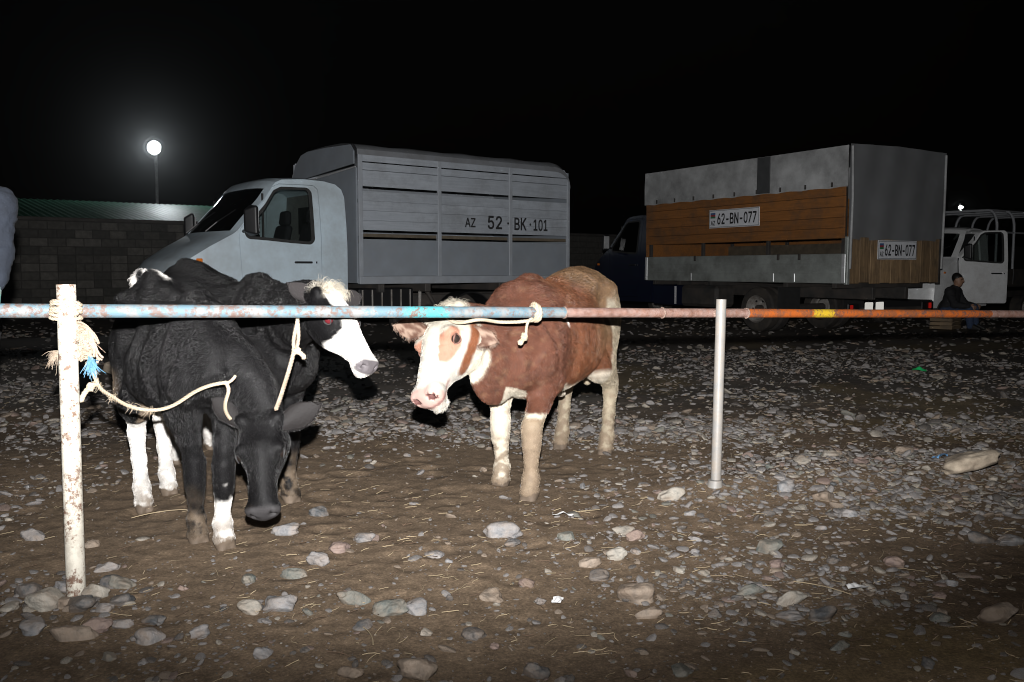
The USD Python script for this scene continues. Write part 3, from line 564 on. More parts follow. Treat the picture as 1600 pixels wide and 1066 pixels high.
# --- dark blue truck with a canvas and orange board body
f2 = np.array([-2.72, 4.60]); f2 /= np.linalg.norm(f2); l2v = np.array([-f2[1], f2[0]]); W2 = 2.55; L2 = 5.34
near = P(1322, 400, 15.3)[:2]; o2 = near + f2 * L2 - l2v * W2 / 2
lorry = thing('board_sided_lorry', 'dark lorry with orange plank sides, grey canvas top and big 62-BN-077 plates', 'truck', (o2[0], o2[1], gz(*near) * .5), math.atan2(f2[1], f2[0]))
ylo = W2 / 2
cab(lorry, 'blue_paint', dx=.2)
for sg in (1, -1):
    y = sg * ylo
    lo, hi = lambda a, b: (min(y - sg * a, y + sg * b), max(y - sg * a, y + sg * b)), None
    def sb(nm, x0, x1, z0, z1, a, b, m, bev=.004, **k):
        q = lo(a, b); return obj(nm, bevel_box(x0, x1, q[0], q[1], z0, z1, bev), m, lorry, **k)
    zz = np.linspace(1.72, 2.62, 6)
    for k in range(5):
        d = br.uniform(-.003, .004); sb('side_board', -L2 + .05, -.02, zz[k] + .0025, zz[k + 1] - .0025, .03 - d, .0 + d, 'orange_board')
    for x in (-L2 + .1, -L2 * .66, -L2 * .33, -.1):
        sb('stake', x - .035, x + .035, 1.0, 3.2, .09, -.035, 'chassis')
    # dropside with pressed ribs
    g = sb('dropside', -L2 + .02, -.0, .95, 1.46, .035, .006, 'gate_metal', .006)
    for z in (1.13, 1.30):
        q = lo(-.006, .014); obj('rib', bevel_box(-L2 + .12, -.06, q[0], q[1], z - .018, z + .018, .006), 'gate_metal', g)
    for x in (-L2 + .04, -.03):
        q = lo(-.006, .022); obj('gate_end', bevel_box(x - .04, x + .04, q[0], q[1], .955, 1.455, .008), 'bright_metal', g)
    for x in (-L2 + 1.0, -L2 * .72, -L2 * .3):
        q = lo(-.006, .03); obj('latch', bevel_box(x - .03, x + .03, q[0], q[1], 1.36, 1.47, .008), 'chassis', g)
        q = lo(-.007, .018); obj('hinge', bevel_box(x + .1, x + .13, q[0], q[1], .96, 1.12, .006), 'bright_metal', g)
    # canvas side, wavy hem, eyelets
    xs = np.linspace(-L2 - .02, .03, 110); zs = np.linspace(0, 1, 9); v = []
    for t in zs:
        for x in xs:
            hem = 2.575 + .018 * abs(math.sin((x + .3) * math.pi / .58)) - .05 * max(0, (x + .5) / .5) * 0
            z = 3.28 + (hem - 3.28) * t
            v.append((x, y + sg * (.022 + .014 * t * math.sin(x * 5.4) + .008 * math.sin(x * 2.1 + t * 3) + .02 * max(0, t - .8)), z))
    n = len(xs); i, j = np.meshgrid(np.arange(8), np.arange(n - 1), indexing='ij'); k = (i * n + j).ravel()
    qd = np.stack([k, k + 1, k + n + 1, k + n], 1); cs = obj('canvas_side', (np.array(v), qd if sg < 0 else qd[:, ::-1]), 'tarp_light', lorry, smooth=True)
    for x in np.arange(-L2 + .3, -.1, .58):
        q = lo(-.03, .062); obj('eyelet_hook', bevel_box(x - .012, x + .012, q[0], q[1], 2.60, 2.68, .004), 'chassis', cs)
        obj('hem_band', bevel_box(x - .27, x + .29, *lo(-.04, .052), 2.585, 2.625, .003), 'plate_white', cs) if False else None
    if sg > 0:
        q = lo(-.038, .056); obj('canvas_patch', bevel_box(-L2 + 1.71, -L2 + 2.03, q[0], q[1], 2.60, 3.27, .004), 'patch_dark', cs)
    else:
        obj('inner_lining', bevel_box(-L2 + .05, -.02, y + .10, y + .115, 1.0, 1.72), 'inner_board', lorry)
# roof and headboard
rv = np.array([(-L2 - .02, -ylo - .02, 3.27), (.03, -ylo - .02, 3.21), (.03, ylo + .02, 3.21), (-L2 - .02, ylo + .02, 3.27), (-L2 - .02, 0, 3.33), (.03, 0, 3.27)])
obj('canvas_top', (rv, np.array([(0, 1, 5), (0, 5, 4), (4, 5, 2), (4, 2, 3)])), 'tarp_dark', lorry)
obj('headboard', bevel_box(-.03, .0, -ylo, ylo, 1.0, 3.2), 'orange_board', lorry)
obj('bed_floor', bevel_box(-L2, 0, -ylo + .05, ylo - .05, .97, 1.05), 'inner_board', lorry)
# rear: vertical weathered boards under a hanging canvas flap
nbd = 9; wv = np.linspace(-ylo + .03, ylo - .03, nbd + 1)
for k in range(nbd):
    gap = .02 if k == 4 else .004; top = 1.74 + br.uniform(-.02, .02)
    obj('rear_board', bevel_box(-L2 - .035, -L2 - .008 - br.uniform(0, .006), wv[k] + gap, wv[k + 1] - .004, .97 - br.uniform(0, .03), top, .004), 'old_board', lorry)
ys = np.linspace(-ylo - .02, ylo + .02, 40); zs = np.linspace(3.3, 1.70, 14)
v = [(-L2 - .055 - .018 * math.sin(y * 3.1 + z) * (3.3 - z) / 1.6 - .01 * math.sin(y * 9 + z * 2), y, z + (.012 * math.sin(y * 6) if z < 1.8 else (.03 * (1 - abs(y) / ylo) if z > 3.2 else 0))) for z in zs for y in ys]
n = len(ys); i, j = np.meshgrid(np.arange(13), np.arange(n - 1), indexing='ij'); k = (i * n + j).ravel()
obj('rear_canvas', (np.array(v), np.stack([k, k + 1, k + n + 1, k + n], 1)[:, ::-1]), 'tarp_dark', lorry, smooth=True)
for sg in (1, -1):
    m = tube([(-L2 - .07, sg * (ylo + .0), 3.26), (-L2 - .085, sg * (ylo - .02), 2.4), (-L2 - .07, sg * (ylo - .02), 1.2)], .022, 8); obj('canvas_edge', m, 'tarp_light', lorry, smooth=True)
for sg in (1, -1): obj('corner_post', bevel_box(-L2 - .04, -L2 + .03, min(sg * (ylo - .06), sg * (ylo + .01)), max(sg * (ylo - .06), sg * (ylo + .01)), .93, 1.75, .008), 'gate_metal' if sg > 0 else 'chassis', lorry)
number_plate(lorry, (-L2 + 2.66, ylo + .006, 2.19), (-1, 0, 0), (0, 0, 1), 1.36, .36)
number_plate(lorry, (-L2 - .105, ylo - 1.20, 1.53), (0, -1, 0), (0, 0, 1), 1.06, .33)
for y in (-.45, .45): obj('chassis_rail', bevel_box(-L2 + .05, 2.3, y - .045, y + .045, .66, .88, .01), 'chassis', lorry)
for x in (-L2 + .3, -L2 + 1.4, -L2 + 3.4, -1.0, -.2): obj('cross_member', bevel_box(x - .05, x + .05, -1.2, 1.2, .86, .965, .01), 'chassis', lorry)
for sg in (1, -1):
    wheel(lorry, -L2 + 2.16, sg * 1.02, .43, .24, sg); wheel(lorry, -L2 + 2.16, sg * .74, .43, .24, sg); wheel(lorry, 2.0, sg * .83, .40, .22, sg)
    obj('mud_flap', bevel_box(-L2 + 1.55, -L2 + 1.57, min(sg * .62, sg * 1.2), max(sg * .62, sg * 1.2), .3, .86), 'black_rubber', lorry)
    bx_ = bevel_box(-L2 + .02, -L2 + .06, min(sg * .86, sg * 1.16), max(sg * .86, sg * 1.16), .46, .60, .01); tl = obj('tail_lamp', bx_, 'black_plastic', lorry)
    obj('red_light', bevel_box(-L2 + .002, -L2 + .02, sg * 1.08 - .035, sg * 1.08 + .035, .48, .58, .006), 'red_reflector_glow', tl)  # red reflector, its glow added in place of returned flash
obj('axle', tube([(-L2 + 2.16, -1.1, .43), (-L2 + 2.16, 1.1, .43)], .08, 12), 'chassis', lorry)
obj('fuel_tank', bevel_box(-2.1, -1.0, .62, 1.15, .42, .86, .06), 'chassis', lorry, smooth=30)
obj('side_box', bevel_box(-.85, -.1, .62, 1.15, .42, .86, .03), 'blue_paint', lorry, smooth=30)
obj('rear_beam', bevel_box(-L2 + .03, -L2 + .12, -1.15, 1.15, .40, .52, .01), 'chassis', lorry)
for px in (1347, 1366):
    b = ((px - 800) / FOC * 15.3 - near[0]) / (-l2v[0] - (px - 800) / FOC * -l2v[1]) if False else None
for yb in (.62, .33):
    obj('reversing_lamp', bevel_box(-L2 + .005, -L2 + .03, yb - .105, yb + .105, .465, .62, .012), 'white_reflector_glow', lorry)  # white reflector plates, made to glow as if throwing back the flash

# --- white truck with an open door and bare hoops, on the right
f3 = np.array([-.80, -.60]); S3 = .84
hinge = P(1490, 420, 18.6)[:2]; l3v = np.array([-f3[1], f3[0]]); o3 = hinge - f3 * 1.70 * S3 - l3v * .93 * S3
van = thing('white_truck', 'white small truck with its driver door open and bare metal hoops over the bed', 'truck', (o3[0], o3[1], gz(*o3)), math.atan2(f3[1], f3[0]), scale=S3)
cab(van, 'van_white', scale_open=math.radians(38))
for i in range(5):
    x = -.25 - i * .95; a = np.linspace(0, math.pi, 13)
    pts = [(x, -1.02, 1.0), (x, -1.02, 2.5)] + [(x, -1.02 + .22 * (1 - math.cos(t)), 2.5 + .42 * math.sin(t)) for t in np.linspace(.2, math.pi / 2, 5)] + [(x, 1.02 - .22 * (1 - math.cos(t)), 2.5 + .42 * math.sin(t)) for t in np.linspace(math.pi / 2, .2, 5)] + [(x, 1.02, 2.5), (x, 1.02, 1.0)]
    obj('hoop', tube(pts, .035, 8), 'bow_steel', van, smooth=True)
for y, z in ((-1.02, 2.35), (1.02, 2.35), (-.8, 2.93), (.8, 2.93), (0, 2.94)):
    obj('roof_bar', tube([(-.25, y, z), (-4.05, y, z)], .026, 8), 'bow_steel', van, smooth=True)
for sg in (1, -1): obj('bed_side', bevel_box(-4.1, -.1, min(sg * 1.0, sg * 1.05), max(sg * 1.0, sg * 1.05), .95, 1.4, .01), 'chassis', van)
obj('bed_floor', bevel_box(-4.1, -.1, -1.0, 1.0, .93, 1.0), 'chassis', van)
for y in (-.42, .42): obj('chassis_rail', bevel_box(-4.0, 1.9, y - .04, y + .04, .62, .80, .01), 'chassis', van)
for sg in (1, -1): wheel(van, 1.95, sg * .82, .345, .2, sg); wheel(van, -2.2, sg * .82, .345, .3, sg)
# ---------------------------------------------------------------- bodies: implicit surfaces made into one skin
class Field:
    def __init__(s, lo, hi, h):
        s.h = h; s.lo = np.array(lo, float); n = np.ceil((np.array(hi) - s.lo) / h).astype(int) + 1
        s.ax = [s.lo[k] + h * np.arange(n[k]) for k in range(3)]; s.F = np.full(n, 1.0, np.float32)
    def win(s, lo, hi):
        i = [slice(max(0, int((lo[k] - s.lo[k]) / s.h) - 1), max(0, min(len(s.ax[k]), int((hi[k] - s.lo[k]) / s.h) + 3))) for k in range(3)]
        g = np.stack(np.meshgrid(*[s.ax[k][i[k]] for k in range(3)], indexing='ij'), -1); return tuple(i), g
    def union(s, i, d, k):
        a = s.F[i]
        if k <= 0: s.F[i] = np.minimum(a, d); return
        h = np.clip(.5 + .5 * (d - a) / k, 0, 1); s.F[i] = d + (a - d) * h - k * h * (1 - h)
    def cut(s, i, d, k):
        a = s.F[i]; d = -d; h = np.clip(.5 - .5 * (d - a) / k, 0, 1); s.F[i] = d + (a - d) * h + k * h * (1 - h)
    def cone(s, p, q, r0, r1, k=.03, flat=None, cut=False):
        p, q = np.asarray(p, float), np.asarray(q, float); pad = max(r0, r1) + k + .04
        i, g = s.win(np.minimum(p, q) - pad, np.maximum(p, q) + pad)
        if g.size == 0: return
        x = g - p; d = q - p
        if flat is not None:
            axv, f = np.asarray(flat[0], float), flat[1]; x = x + (x @ axv)[..., None] * axv * (1 / f - 1); d = d + d.dot(axv) * axv * (1 / f - 1)
        t = np.clip((x @ d) / max(d @ d, 1e-12), 0, 1); e = np.linalg.norm(x - t[..., None] * d, axis=-1) - (r0 + (r1 - r0) * t)
        (s.cut if cut else s.union)(i, e, k)
    def chain(s, pts, rs, k=.03, flat=None):
        for a in range(len(pts) - 1): s.cone(pts[a], pts[a + 1], rs[a], rs[a + 1], k, flat)
    def ball(s, p, r, k=.03, cut=False, axes=None):
        p = np.asarray(p, float); rr = np.broadcast_to(r, 3).astype(float)
        i, g = s.win(p - rr.max() - k - .03, p + rr.max() + k + .03); x = g - p
        if axes is not None: x = x @ np.asarray(axes).T
        e = (np.linalg.norm(x / rr, axis=-1) - 1) * rr.min(); (s.cut if cut else s.union)(i, e, k)
    def sections(s, lo, hi, coords, tab, k=.03, egg=.2, pw=2.0, jaw=0.0):
        """tab rows: (t, top, bottom, half width); coords(g) -> (t, v, w) of the points."""
        i, g = s.win(lo, hi); t, v, w = coords(g); d = sect(t, v, w, tab, egg, pw, jaw); s.union(i, d, k)
    def mesh(s, smooth=6):
        F = s.F; ins = F < 0; n = F.shape
        c = np.zeros(np.array(n) - 1, np.int8)
        for a, b, e in np.ndindex(2, 2, 2): c += ins[a:n[0] - 1 + a, b:n[1] - 1 + b, e:n[2] - 1 + e]
        act = (c > 0) & (c < 8); ids = np.full(act.shape, -1, np.int64); cells = np.argwhere(act); ids[act] = np.arange(len(cells))
        P_ = np.zeros((len(cells), 3)); N = np.zeros(len(cells))
        cor = [np.array(x) for x in np.ndindex(2, 2, 2)]
        for a in range(8):
            for b in range(a + 1, 8):
                if np.abs(cor[a] - cor[b]).sum() != 1: continue
                fa, fb = F[tuple((cells + cor[a]).T)], F[tuple((cells + cor[b]).T)]; m = (fa < 0) != (fb < 0)
                t = np.where(m, fa / np.where(m, fa - fb, 1), 0)[:, None]; P_ += np.where(m[:, None], cor[a] + t * (cor[b] - cor[a]), 0); N += m
        V = s.lo + s.h * (cells + P_ / N[:, None]); Q = []
        for k in range(3):
            o = [(k + 1) % 3, (k + 2) % 3]; sl0 = [slice(None)] * 3; sl1 = [slice(None)] * 3; sl0[k] = slice(0, -1); sl1[k] = slice(1, None)
            for x in o: sl0[x] = slice(1, -1); sl1[x] = slice(1, -1)
            A_, B_ = ins[tuple(sl0)], ins[tuple(sl1)]
            for flip in (0, 1):
                e = np.argwhere((A_ & ~B_) if not flip else (~A_ & B_)); e[:, o[0]] += 1; e[:, o[1]] += 1
                if not len(e): continue
                u, w = np.zeros(3, int), np.zeros(3, int); u[o[0]] = 1; w[o[1]] = 1
                f = np.stack([ids[tuple((e - u - w).T)], ids[tuple((e - w).T)], ids[tuple(e.T)], ids[tuple((e - u).T)]], 1); Q.append(f if not flip else f[:, ::-1])
        Q = np.vstack(Q); m = trimesh.Trimesh(V, np.vstack([Q[:, [0, 1, 2]], Q[:, [0, 2, 3]]]), process=False)
        if smooth:
            v0 = np.array(m.vertices); trimesh.smoothing.filter_taubin(m, iterations=smooth); v1 = np.array(m.vertices); bad = np.linalg.norm(v1 - v0, axis=1) > 1.2 * s.h; v1[bad] = v0[bad]; m.vertices = v1
        return m
def sect(t, v, w, tab, egg=.2, pw=2.0, jaw=0.0):
    T = np.array(tab, float); tc = np.clip(t, T[0, 0], T[-1, 0]); top, bot, hw = (PchipInterpolator(T[:, 0], T[:, k])(tc) for k in (1, 2, 3))
    c, h = (top + bot) / 2, (top - bot) / 2; q = (v - c) / h; ww = hw * (1 - egg * np.clip(q, -1, 1)) * (1 - jaw * np.clip(-q, 0, 1))
    d = ((np.abs(q) ** pw + np.abs(w / ww) ** pw) ** (1 / pw) - 1) * np.minimum(h, hw)
    return np.where(t == tc, d, np.sqrt(np.maximum(d, 0) ** 2 + (t - tc) ** 2) + np.minimum(d, 0))
def unit(x): x = np.asarray(x, float); return x / np.linalg.norm(x)
def leaf_ear(base, tip, facing, width, cup=.5, n=14, m=9):
    """A cupped ear with a front and a back face."""
    base, tip = np.asarray(base, float), np.asarray(tip, float); e = tip - base; L = np.linalg.norm(e); e = e / L; f = unit(facing - e * np.dot(facing, e)); s = np.cross(e, f); V, side = [], []
    for lay, th in ((0, .005), (1, -.005)):
        for i in range(n):
            u = i / (n - 1); wd = width * (.34 + .66 * min(1, u / .42) ** .8) * (1 - max(0, (u - .42) / .58) ** 2.2) ** .75 if u < 1 else 0.0
            for j in range(m):
                a = -1 + 2 * j / (m - 1); ang = a * (1.25 * (1 - .55 * u)) * (cup * 2)
                off_ = np.sin(ang) / max(cup * 2 * 1.25 * (1 - .55 * u), .3) * wd; dep = (1 - np.cos(ang)) * wd * .75
                V.append(base + e * (u * L) + s * off_ + f * (dep + th * (1 - u * .4)) - e * (.10 * L * abs(a) ** 2 * u)); side.append(lay)
    F_ = []
    for lay in (0, 1):
        o = lay * n * m
        for i in range(n - 1):
            for j in range(m - 1):
                a, b, c, d = o + i * m + j, o + i * m + j + 1, o + (i + 1) * m + j + 1, o + (i + 1) * m + j
                F_ += [(a, b, c), (a, c, d)] if lay else [(a, c, b), (a, d, c)]
    rim = [i * m for i in range(n)] + [(n - 1) * m + j for j in range(1, m)] + [i * m + m - 1 for i in range(n - 2, -1, -1)]
    for a, b in zip(rim[:-1], rim[1:]): F_ += [(a, b, b + n * m), (a, b + n * m, a + n * m)]
    t = trimesh.Trimesh(np.array(V), np.array(F_), process=False)
    return t, np.array(side)
TRUNK = [(-.735, .96, .80, .05), (-.70, 1.04, .72, .12), (-.62, 1.13, .66, .18), (-.50, 1.18, .62, .235), (-.30, 1.185, .565, .255), (-.05, 1.16, .52, .285), (.15, 1.15, .50, .285), (.34, 1.175, .50, .25), (.48, 1.17, .52, .225), (.58, 1.09, .55, .20), (.68, .97, .60, .14), (.72, .87, .68, .07)]
HEAD = [(-.07, -.02, -.11, .055), (.0, .018, -.15, .088), (.12, .03, -.185, .104), (.25, .032, -.205, .112), (.38, .028, -.20, .106), (.52, .018, -.17, .086), (.68, .006, -.128, .070), (.82, .0, -.108, .066), (.92, -.002, -.115, .078), (.98, -.012, -.112, .074), (1.02, -.035, -.095, .055)]
def make_cattle(name, label, C):
    """C: hooves (world x, y) keyed fl fr rl rr; poll, muzzle (world), face (world direction of the forehead), and a paint function."""
    hv = {k: np.array(v, float) for k, v in C['hooves'].items()}
    fm, rm = (hv['fl'] + hv['fr']) / 2, (hv['rl'] + hv['rr']) / 2
    d = C.get('heading'); d = unit(fm - rm) if d is None else unit(d); o = C['origin'] if 'origin' in C else (fm + rm) / 2; nl = np.array([-d[1], d[0]]); gz0 = gz(*o)
    def loc(p): p = np.asarray(p, float); q = p[:2] - o; return np.array([q @ d, q @ nl, (p[2] if len(p) > 2 else gz(*p) - .016) - gz0])
    def lvec(v): v = np.asarray(v, float); return np.array([v[:2] @ d, v[:2] @ nl, v[2]])
    S, Hs, Ws = C['len'], C['high'], C['wide']
    H = {k: loc(v) for k, v in hv.items()}
    poll, muz = loc(C['poll']), loc(C['muzzle']); u = unit(muz - poll); LH = np.linalg.norm(muz - poll); v = lvec(C['face']); v = unit(v - u * v.dot(u)); w = np.cross(v, u); hs = C.get('head', LH / .46)
    def hc(g): x = g - poll; return (x @ u) / LH, (x @ v) / hs, (x @ w) / hs
    hp = lambda t, vv, ww: poll + u * (t * LH) + v * (vv * hs) + w * (ww * hs)
    lo = np.min([poll, muz, *H.values()], 0) - .32; hi = np.max([poll, muz, *H.values()], 0) + .32; lo = np.minimum(lo, (-.85 * S, -.5, -.03)); hi = np.maximum(hi, (.8 * S, .5, 1.36 * Hs)); lo[2] = -.04
    F = Field(lo, hi, C.get('h', .011))
    tk = [(a * S, t * Hs, b * Hs + C.get('belly', 0) * (abs(a) < .45), ww * Ws) for a, t, b, ww in C.get('trunk', TRUNK)]
    F.sections((-.8 * S, -.42, .3 * Hs), (.78 * S, .42, 1.32 * Hs), lambda g: (g[..., 0], g[..., 2], g[..., 1]), tk, k=.02, egg=C.get('egg', .2), pw=2.25)
    # hips, pins, shoulder blades and ribs
    for sg in (1, -1):
        F.ball((-.44 * S, sg * .195 * Ws, (1.085 + C.get('rump', .06) * .6) * Hs), (.07, .05, .045), .07); F.ball((-.30 * S, sg * .34 * Ws, 1.0 * Hs), (.13, .15, .10), .10, cut=True) if C.get('bony') else None; F.ball((.30 * S, sg * .36 * Ws, 1.02 * Hs), (.07, .13, .16), .07, cut=True) if C.get('bony') else None; F.cone((.05 * S, sg * .01, (1.15) * Hs), (-.45 * S, sg * .01, (1.175 + C.get('rump', .06)) * Hs), .016, .022, .05); F.ball((-.665 * S, sg * .08, 1.0 * Hs), .035, .05)
        F.cone((.42 * S, sg * .10 * Ws, 1.04 * Hs), (.50 * S, sg * .185 * Ws, .80 * Hs), .07, .115 * Ws / .95, .08, flat=((0, 1, 0), .7))
    leg = {}
    m_ = C.get('bone', 1.0)
    for key, h in H.items():
        sg = 1 if key[1] == 'l' else -1; gzh = h[2]
        if key[0] == 'f':
            el = np.array([.43 * S, sg * .15 * Ws, C.get('elbow', .60) * Hs]); sh_ = np.array([.50 * S, sg * .16 * Ws, .78 * Hs]); kn = np.array([h[0] + .015, h[1], gzh + .345 * Hs]); kn = kn + (el - kn) * np.array([.12, .12, 0]); ft = np.array([h[0] - .005, h[1], gzh + .115]); cr = np.array([h[0] + .025, h[1], gzh + .055])
            F.chain([sh_, el], [.115 * Ws, .085 * m_], .06, flat=((0, 1, 0), .72)); F.chain([el, kn + [0, 0, .06]], [.076 * m_, .050 * m_], .04); F.chain([kn + [0, 0, .05], kn - [0, 0, .05]], [.056 * m_, .050 * m_], .03)
            F.chain([kn, (kn + ft) / 2, ft], [.047 * m_, .037 * m_, .042 * m_], .025); F.ball(ft, .046 * m_, .02); F.chain([ft, cr], [.042 * m_, .050 * m_], .02)
        else:
            hpj = np.array([-.50 * S, sg * .12 * Ws, .92 * Hs]); stf = np.array([-.33 * S, sg * .185 * Ws, .64 * Hs]); hk = np.array([h[0] - .085, h[1], gzh + .43 * Hs]); ft = np.array([h[0] - .02, h[1], gzh + .12]); cr = np.array([h[0] + .02, h[1], gzh + .055])
            F.chain([hpj, stf], [.20 * Ws, .125], .08, flat=((0, 1, 0), .62)); F.chain([np.array([-.62 * S, sg * .10, .88 * Hs]), np.array([-.50 * S, sg * .14 * Ws, .68 * Hs]), hk + [.01, 0, .08]], [.095, .085, .052 * m_], .07, flat=((0, 1, 0), .75))
            F.chain([stf, hk + [.01, 0, .05]], [.115 * m_, .055 * m_], .06, flat=((0, 1, 0), .78)); F.ball(hk, (.058 * m_, .045 * m_, .06), .02); F.ball(hk + [-.035, 0, .03], .026, .02)
            F.chain([hk, (hk + ft) / 2, ft], [.048 * m_, .039 * m_, .044 * m_], .025); F.ball(ft, .048 * m_, .02); F.chain([ft, cr], [.044 * m_, .050 * m_], .02)
        for s2 in (1, -1):
            F.cone(np.array([h[0] + .005, h[1] + s2 * .021, gzh + .05]), np.array([h[0] + .045, h[1] + s2 * .022, gzh + .008]), .034 * m_, .026 * m_, .008)
        F.ball(ft + [-.035, 0, -.02], .016, .01)
        leg[key] = h
    # neck
    nb, nt = np.array(C['neck'][0]) * [S, 1, Hs], hp(.02, -.09, 0); nm = (nb + nt) / 2 + np.array(C['neck'][1]); r0, r1, r2 = C['neck'][2]; nd = unit(nt - nb); lat = unit(np.cross([0, 0, 1], nd))
    pts = spline([nb, nm, nt], 7); rr = np.interp(np.linspace(0, 1, 7), [0, .5, 1], [r0, r1, r2])
    F.chain(list(pts), list(rr), .06, flat=(lat, C.get('neckflat', .66)))
    if C.get('dewlap'):
        a, b = hp(.30, -.20, 0), np.array([.62 * S, 0, .62 * Hs]); mid = (a + b) / 2 + np.array([.0, 0, C['dewlap']]); q = spline([a, mid, b], 6); F.chain(list(q), [.035, .045, .05, .055, .055, .045], .07, flat=(lat, .4))
    # head
    F.sections(np.minimum(poll, muz) - .27, np.maximum(poll, muz) + .27, hc, HEAD, k=.035, egg=-.03, pw=2.5, jaw=.30)
    for sg in (1, -1):
        F.ball(hp(.34, .004, sg * .090), .028 * hs, .03); F.ball(hp(.62, -.055, sg * .125), .048 * hs * C.get('cheek', 1.0), .05, cut=True); F.ball(hp(.22, -.12, sg * .062), (.05 * hs,) * 3, .05); F.ball(hp(.02, .0, sg * .085), .032 * hs, .03)
        F.ball(hp(.385, -.025, sg * .112), .022 * hs, .008, cut=True); F.ball(hp(.94, -.035, sg * .052), .028 * hs, .02)
        F.ball(hp(.985, -.040, sg * .043), (.015 * hs, .021 * hs, .014 * hs), .006, cut=True)
    F.ball(hp(.96, -.10, 0), .030 * hs, .02); F.cone(hp(.30, .0, 0), hp(.84, -.03, 0), .045 * hs, .036 * hs, .03)
    # tail
    if C.get('bony'): F.cone((.38 * S, 0, 1.17 * Hs), (.28 * S, 0, 1.165 * Hs), .03, .03, .06)
    if 'tail' in C:
        tp = spline([np.array(p) * [S, 1, Hs] for p in C['tail']], 10); F.chain(list(tp), list(np.interp(np.linspace(0, 1, 10), [0, .25, .8, 1], [.030, .022, .016, C.get('tuft', .03)])), .02)
    for p, q, a, b, k in C.get('extra', []): F.cone(np.array(p) * [S, 1, Hs], np.array(q) * [S, 1, Hs], a, b, k)
    body = F.mesh(5)
    body.vertices += body.vertex_normals * ((meshkit.fbm(body.vertices * 9, 3, 5) - .5) * .012)[:, None] * np.clip((body.vertices[:, 2:3] - .35) / .2, 0, 1)
    bv = body.vertices; tn = np.clip(((bv - nb) @ nd) / np.linalg.norm(nt - nb), 0, 1); fold = np.sin(((bv - nb) @ nd) * 62 + meshkit.noise(bv * 6, 4) * 9) * np.clip(meshkit.noise(bv * 4, 9) * 2 - .6, 0, 1)
    fm_ = np.clip(1 - np.abs(tn - .45) / .5, 0, 1) * (np.linalg.norm((bv - nb) - np.outer((bv - nb) @ nd, nd), axis=1) < r0 * 1.2) * (bv[:, 0] > .3 * S)
    body.vertices += body.vertex_normals * (fold * fm_ * C.get('folds', .006))[:, None]
    rib = np.sin(bv[:, 0] / S * 62 + bv[:, 2] * 6) * np.exp(-((bv[:, 0] / S - .05) / .22) ** 2 - ((bv[:, 2] - .82 * Hs) / .16) ** 2); body.vertices += body.vertex_normals * (rib * C.get('ribs', .0035))[:, None]
    bx, bz, by = bv[:, 0] / S, bv[:, 2] / Hs, np.abs(bv[:, 1]); lateral = np.abs(body.vertex_normals[:, 1]) > .25; hm_ = np.linalg.norm(bv - (poll + muz) / 2, axis=1) > LH * .72
    for x0, sl, z0, z1, am, wd_ in ((.25, -.12, .60, 1.06, .013, .032), (.535, .30, .66, 1.04, .013, .028), (-.23, .40, .56, .84, .016, .03), (-.47, -.12, .62, .98, .010, .03), (.42, .22, .74, 1.08, -.010, .045), (.40, .0, .52, .72, -.012, .05), (-.02, .05, .62, .98, -.004, .02), (.06, .05, .62, .98, -.004, .02), (.14, .05, .62, .98, -.004, .02), (-.10, .05, .62, .98, -.004, .02)):
        q_ = (bx - x0 - sl * (bz - .85) + (meshkit.noise(bv * 7, 13) - .5) * .03) / wd_; mk = np.clip((bz - z0) / .06, 0, 1) * np.clip((z1 - bz) / .08, 0, 1) * lateral * hm_; body.vertices -= body.vertex_normals * (am * C.get('crease', 1.0) * np.exp(-q_ ** 2) * mk)[:, None]
    ears, esd = [], []
    for sg, e in zip((1, -1), C['ears']):
        b0 = loc(e[0]); t0 = loc(e[1]); b0 = b0 + (hp(.10, -.05, 0) - b0) * .18; m, sd = leaf_ear(b0, t0, lvec(e[2]), e[3], e[4] if len(e) > 4 else .5); ears.append(m); esd.append(sd)
    nbv = len(body.vertices); whole = cat_([body] + ears)
    V = whole.vertices; N = whole.vertex_normals
    t, vv, ww = hc(V); hd = sect(t, vv, ww, HEAD, -.03, 2.5, .3) * hs
    inhead = np.clip(1 - (hd - .015 - .035 * np.clip((t - .12) * 8, 0, 1)) / .03, 0, 1); inhead = np.maximum(inhead, ((t > -.06) & (t < .3) & (hd < .065) & (vv > -.06)) * 1.0); inhead[nbv:] = 1
    ear = np.zeros(len(V)); ear[nbv:] = 1; earin = np.zeros(len(V)); earin[nbv:] = 1.0 - np.concatenate(esd)
    near = {k: np.linalg.norm(V[:, :2] - h[:2], axis=1) for k, h in H.items()}; who = np.array(list(H))[np.argmin(np.stack(list(near.values())), 0)]
    nz = lambda s, k=0: meshkit.fbm(V * s, 4, 60 + k)
    G_ = dict(V=V, N=N, t=t, v=vv, w=ww, head=inhead, ear=ear, earin=earin, leg=who, z=V[:, 2], x=V[:, 0] / S, y=V[:, 1], nz=nz, S=S, Hs=Hs)
    col, bare, longf = C['paint'](G_)
    hoof = np.zeros(len(V), bool)
    for k, h in H.items(): hoof |= (np.linalg.norm(V[:, :2] - h[:2] - [.02, 0], axis=1) < .11) & (V[:, 2] < h[2] + .040 + .03 * (meshkit.noise(V * 30, 5) - .3))
    col = np.where(hoof[:, None], np.array([.115, .088, .066]) * (.5 + 1.0 * nz(20, 9))[:, None], col); bare = np.maximum(bare, hoof)
    rot = math.atan2(d[1], d[0]); path = thing(name, label, C['cat'], (o[0], o[1], gz0), rot, group=None)
    obj('body', whole, 'hide', path, smooth=True, color=np.clip(col * (1 - .0 * bare)[:, None], 0, 1))
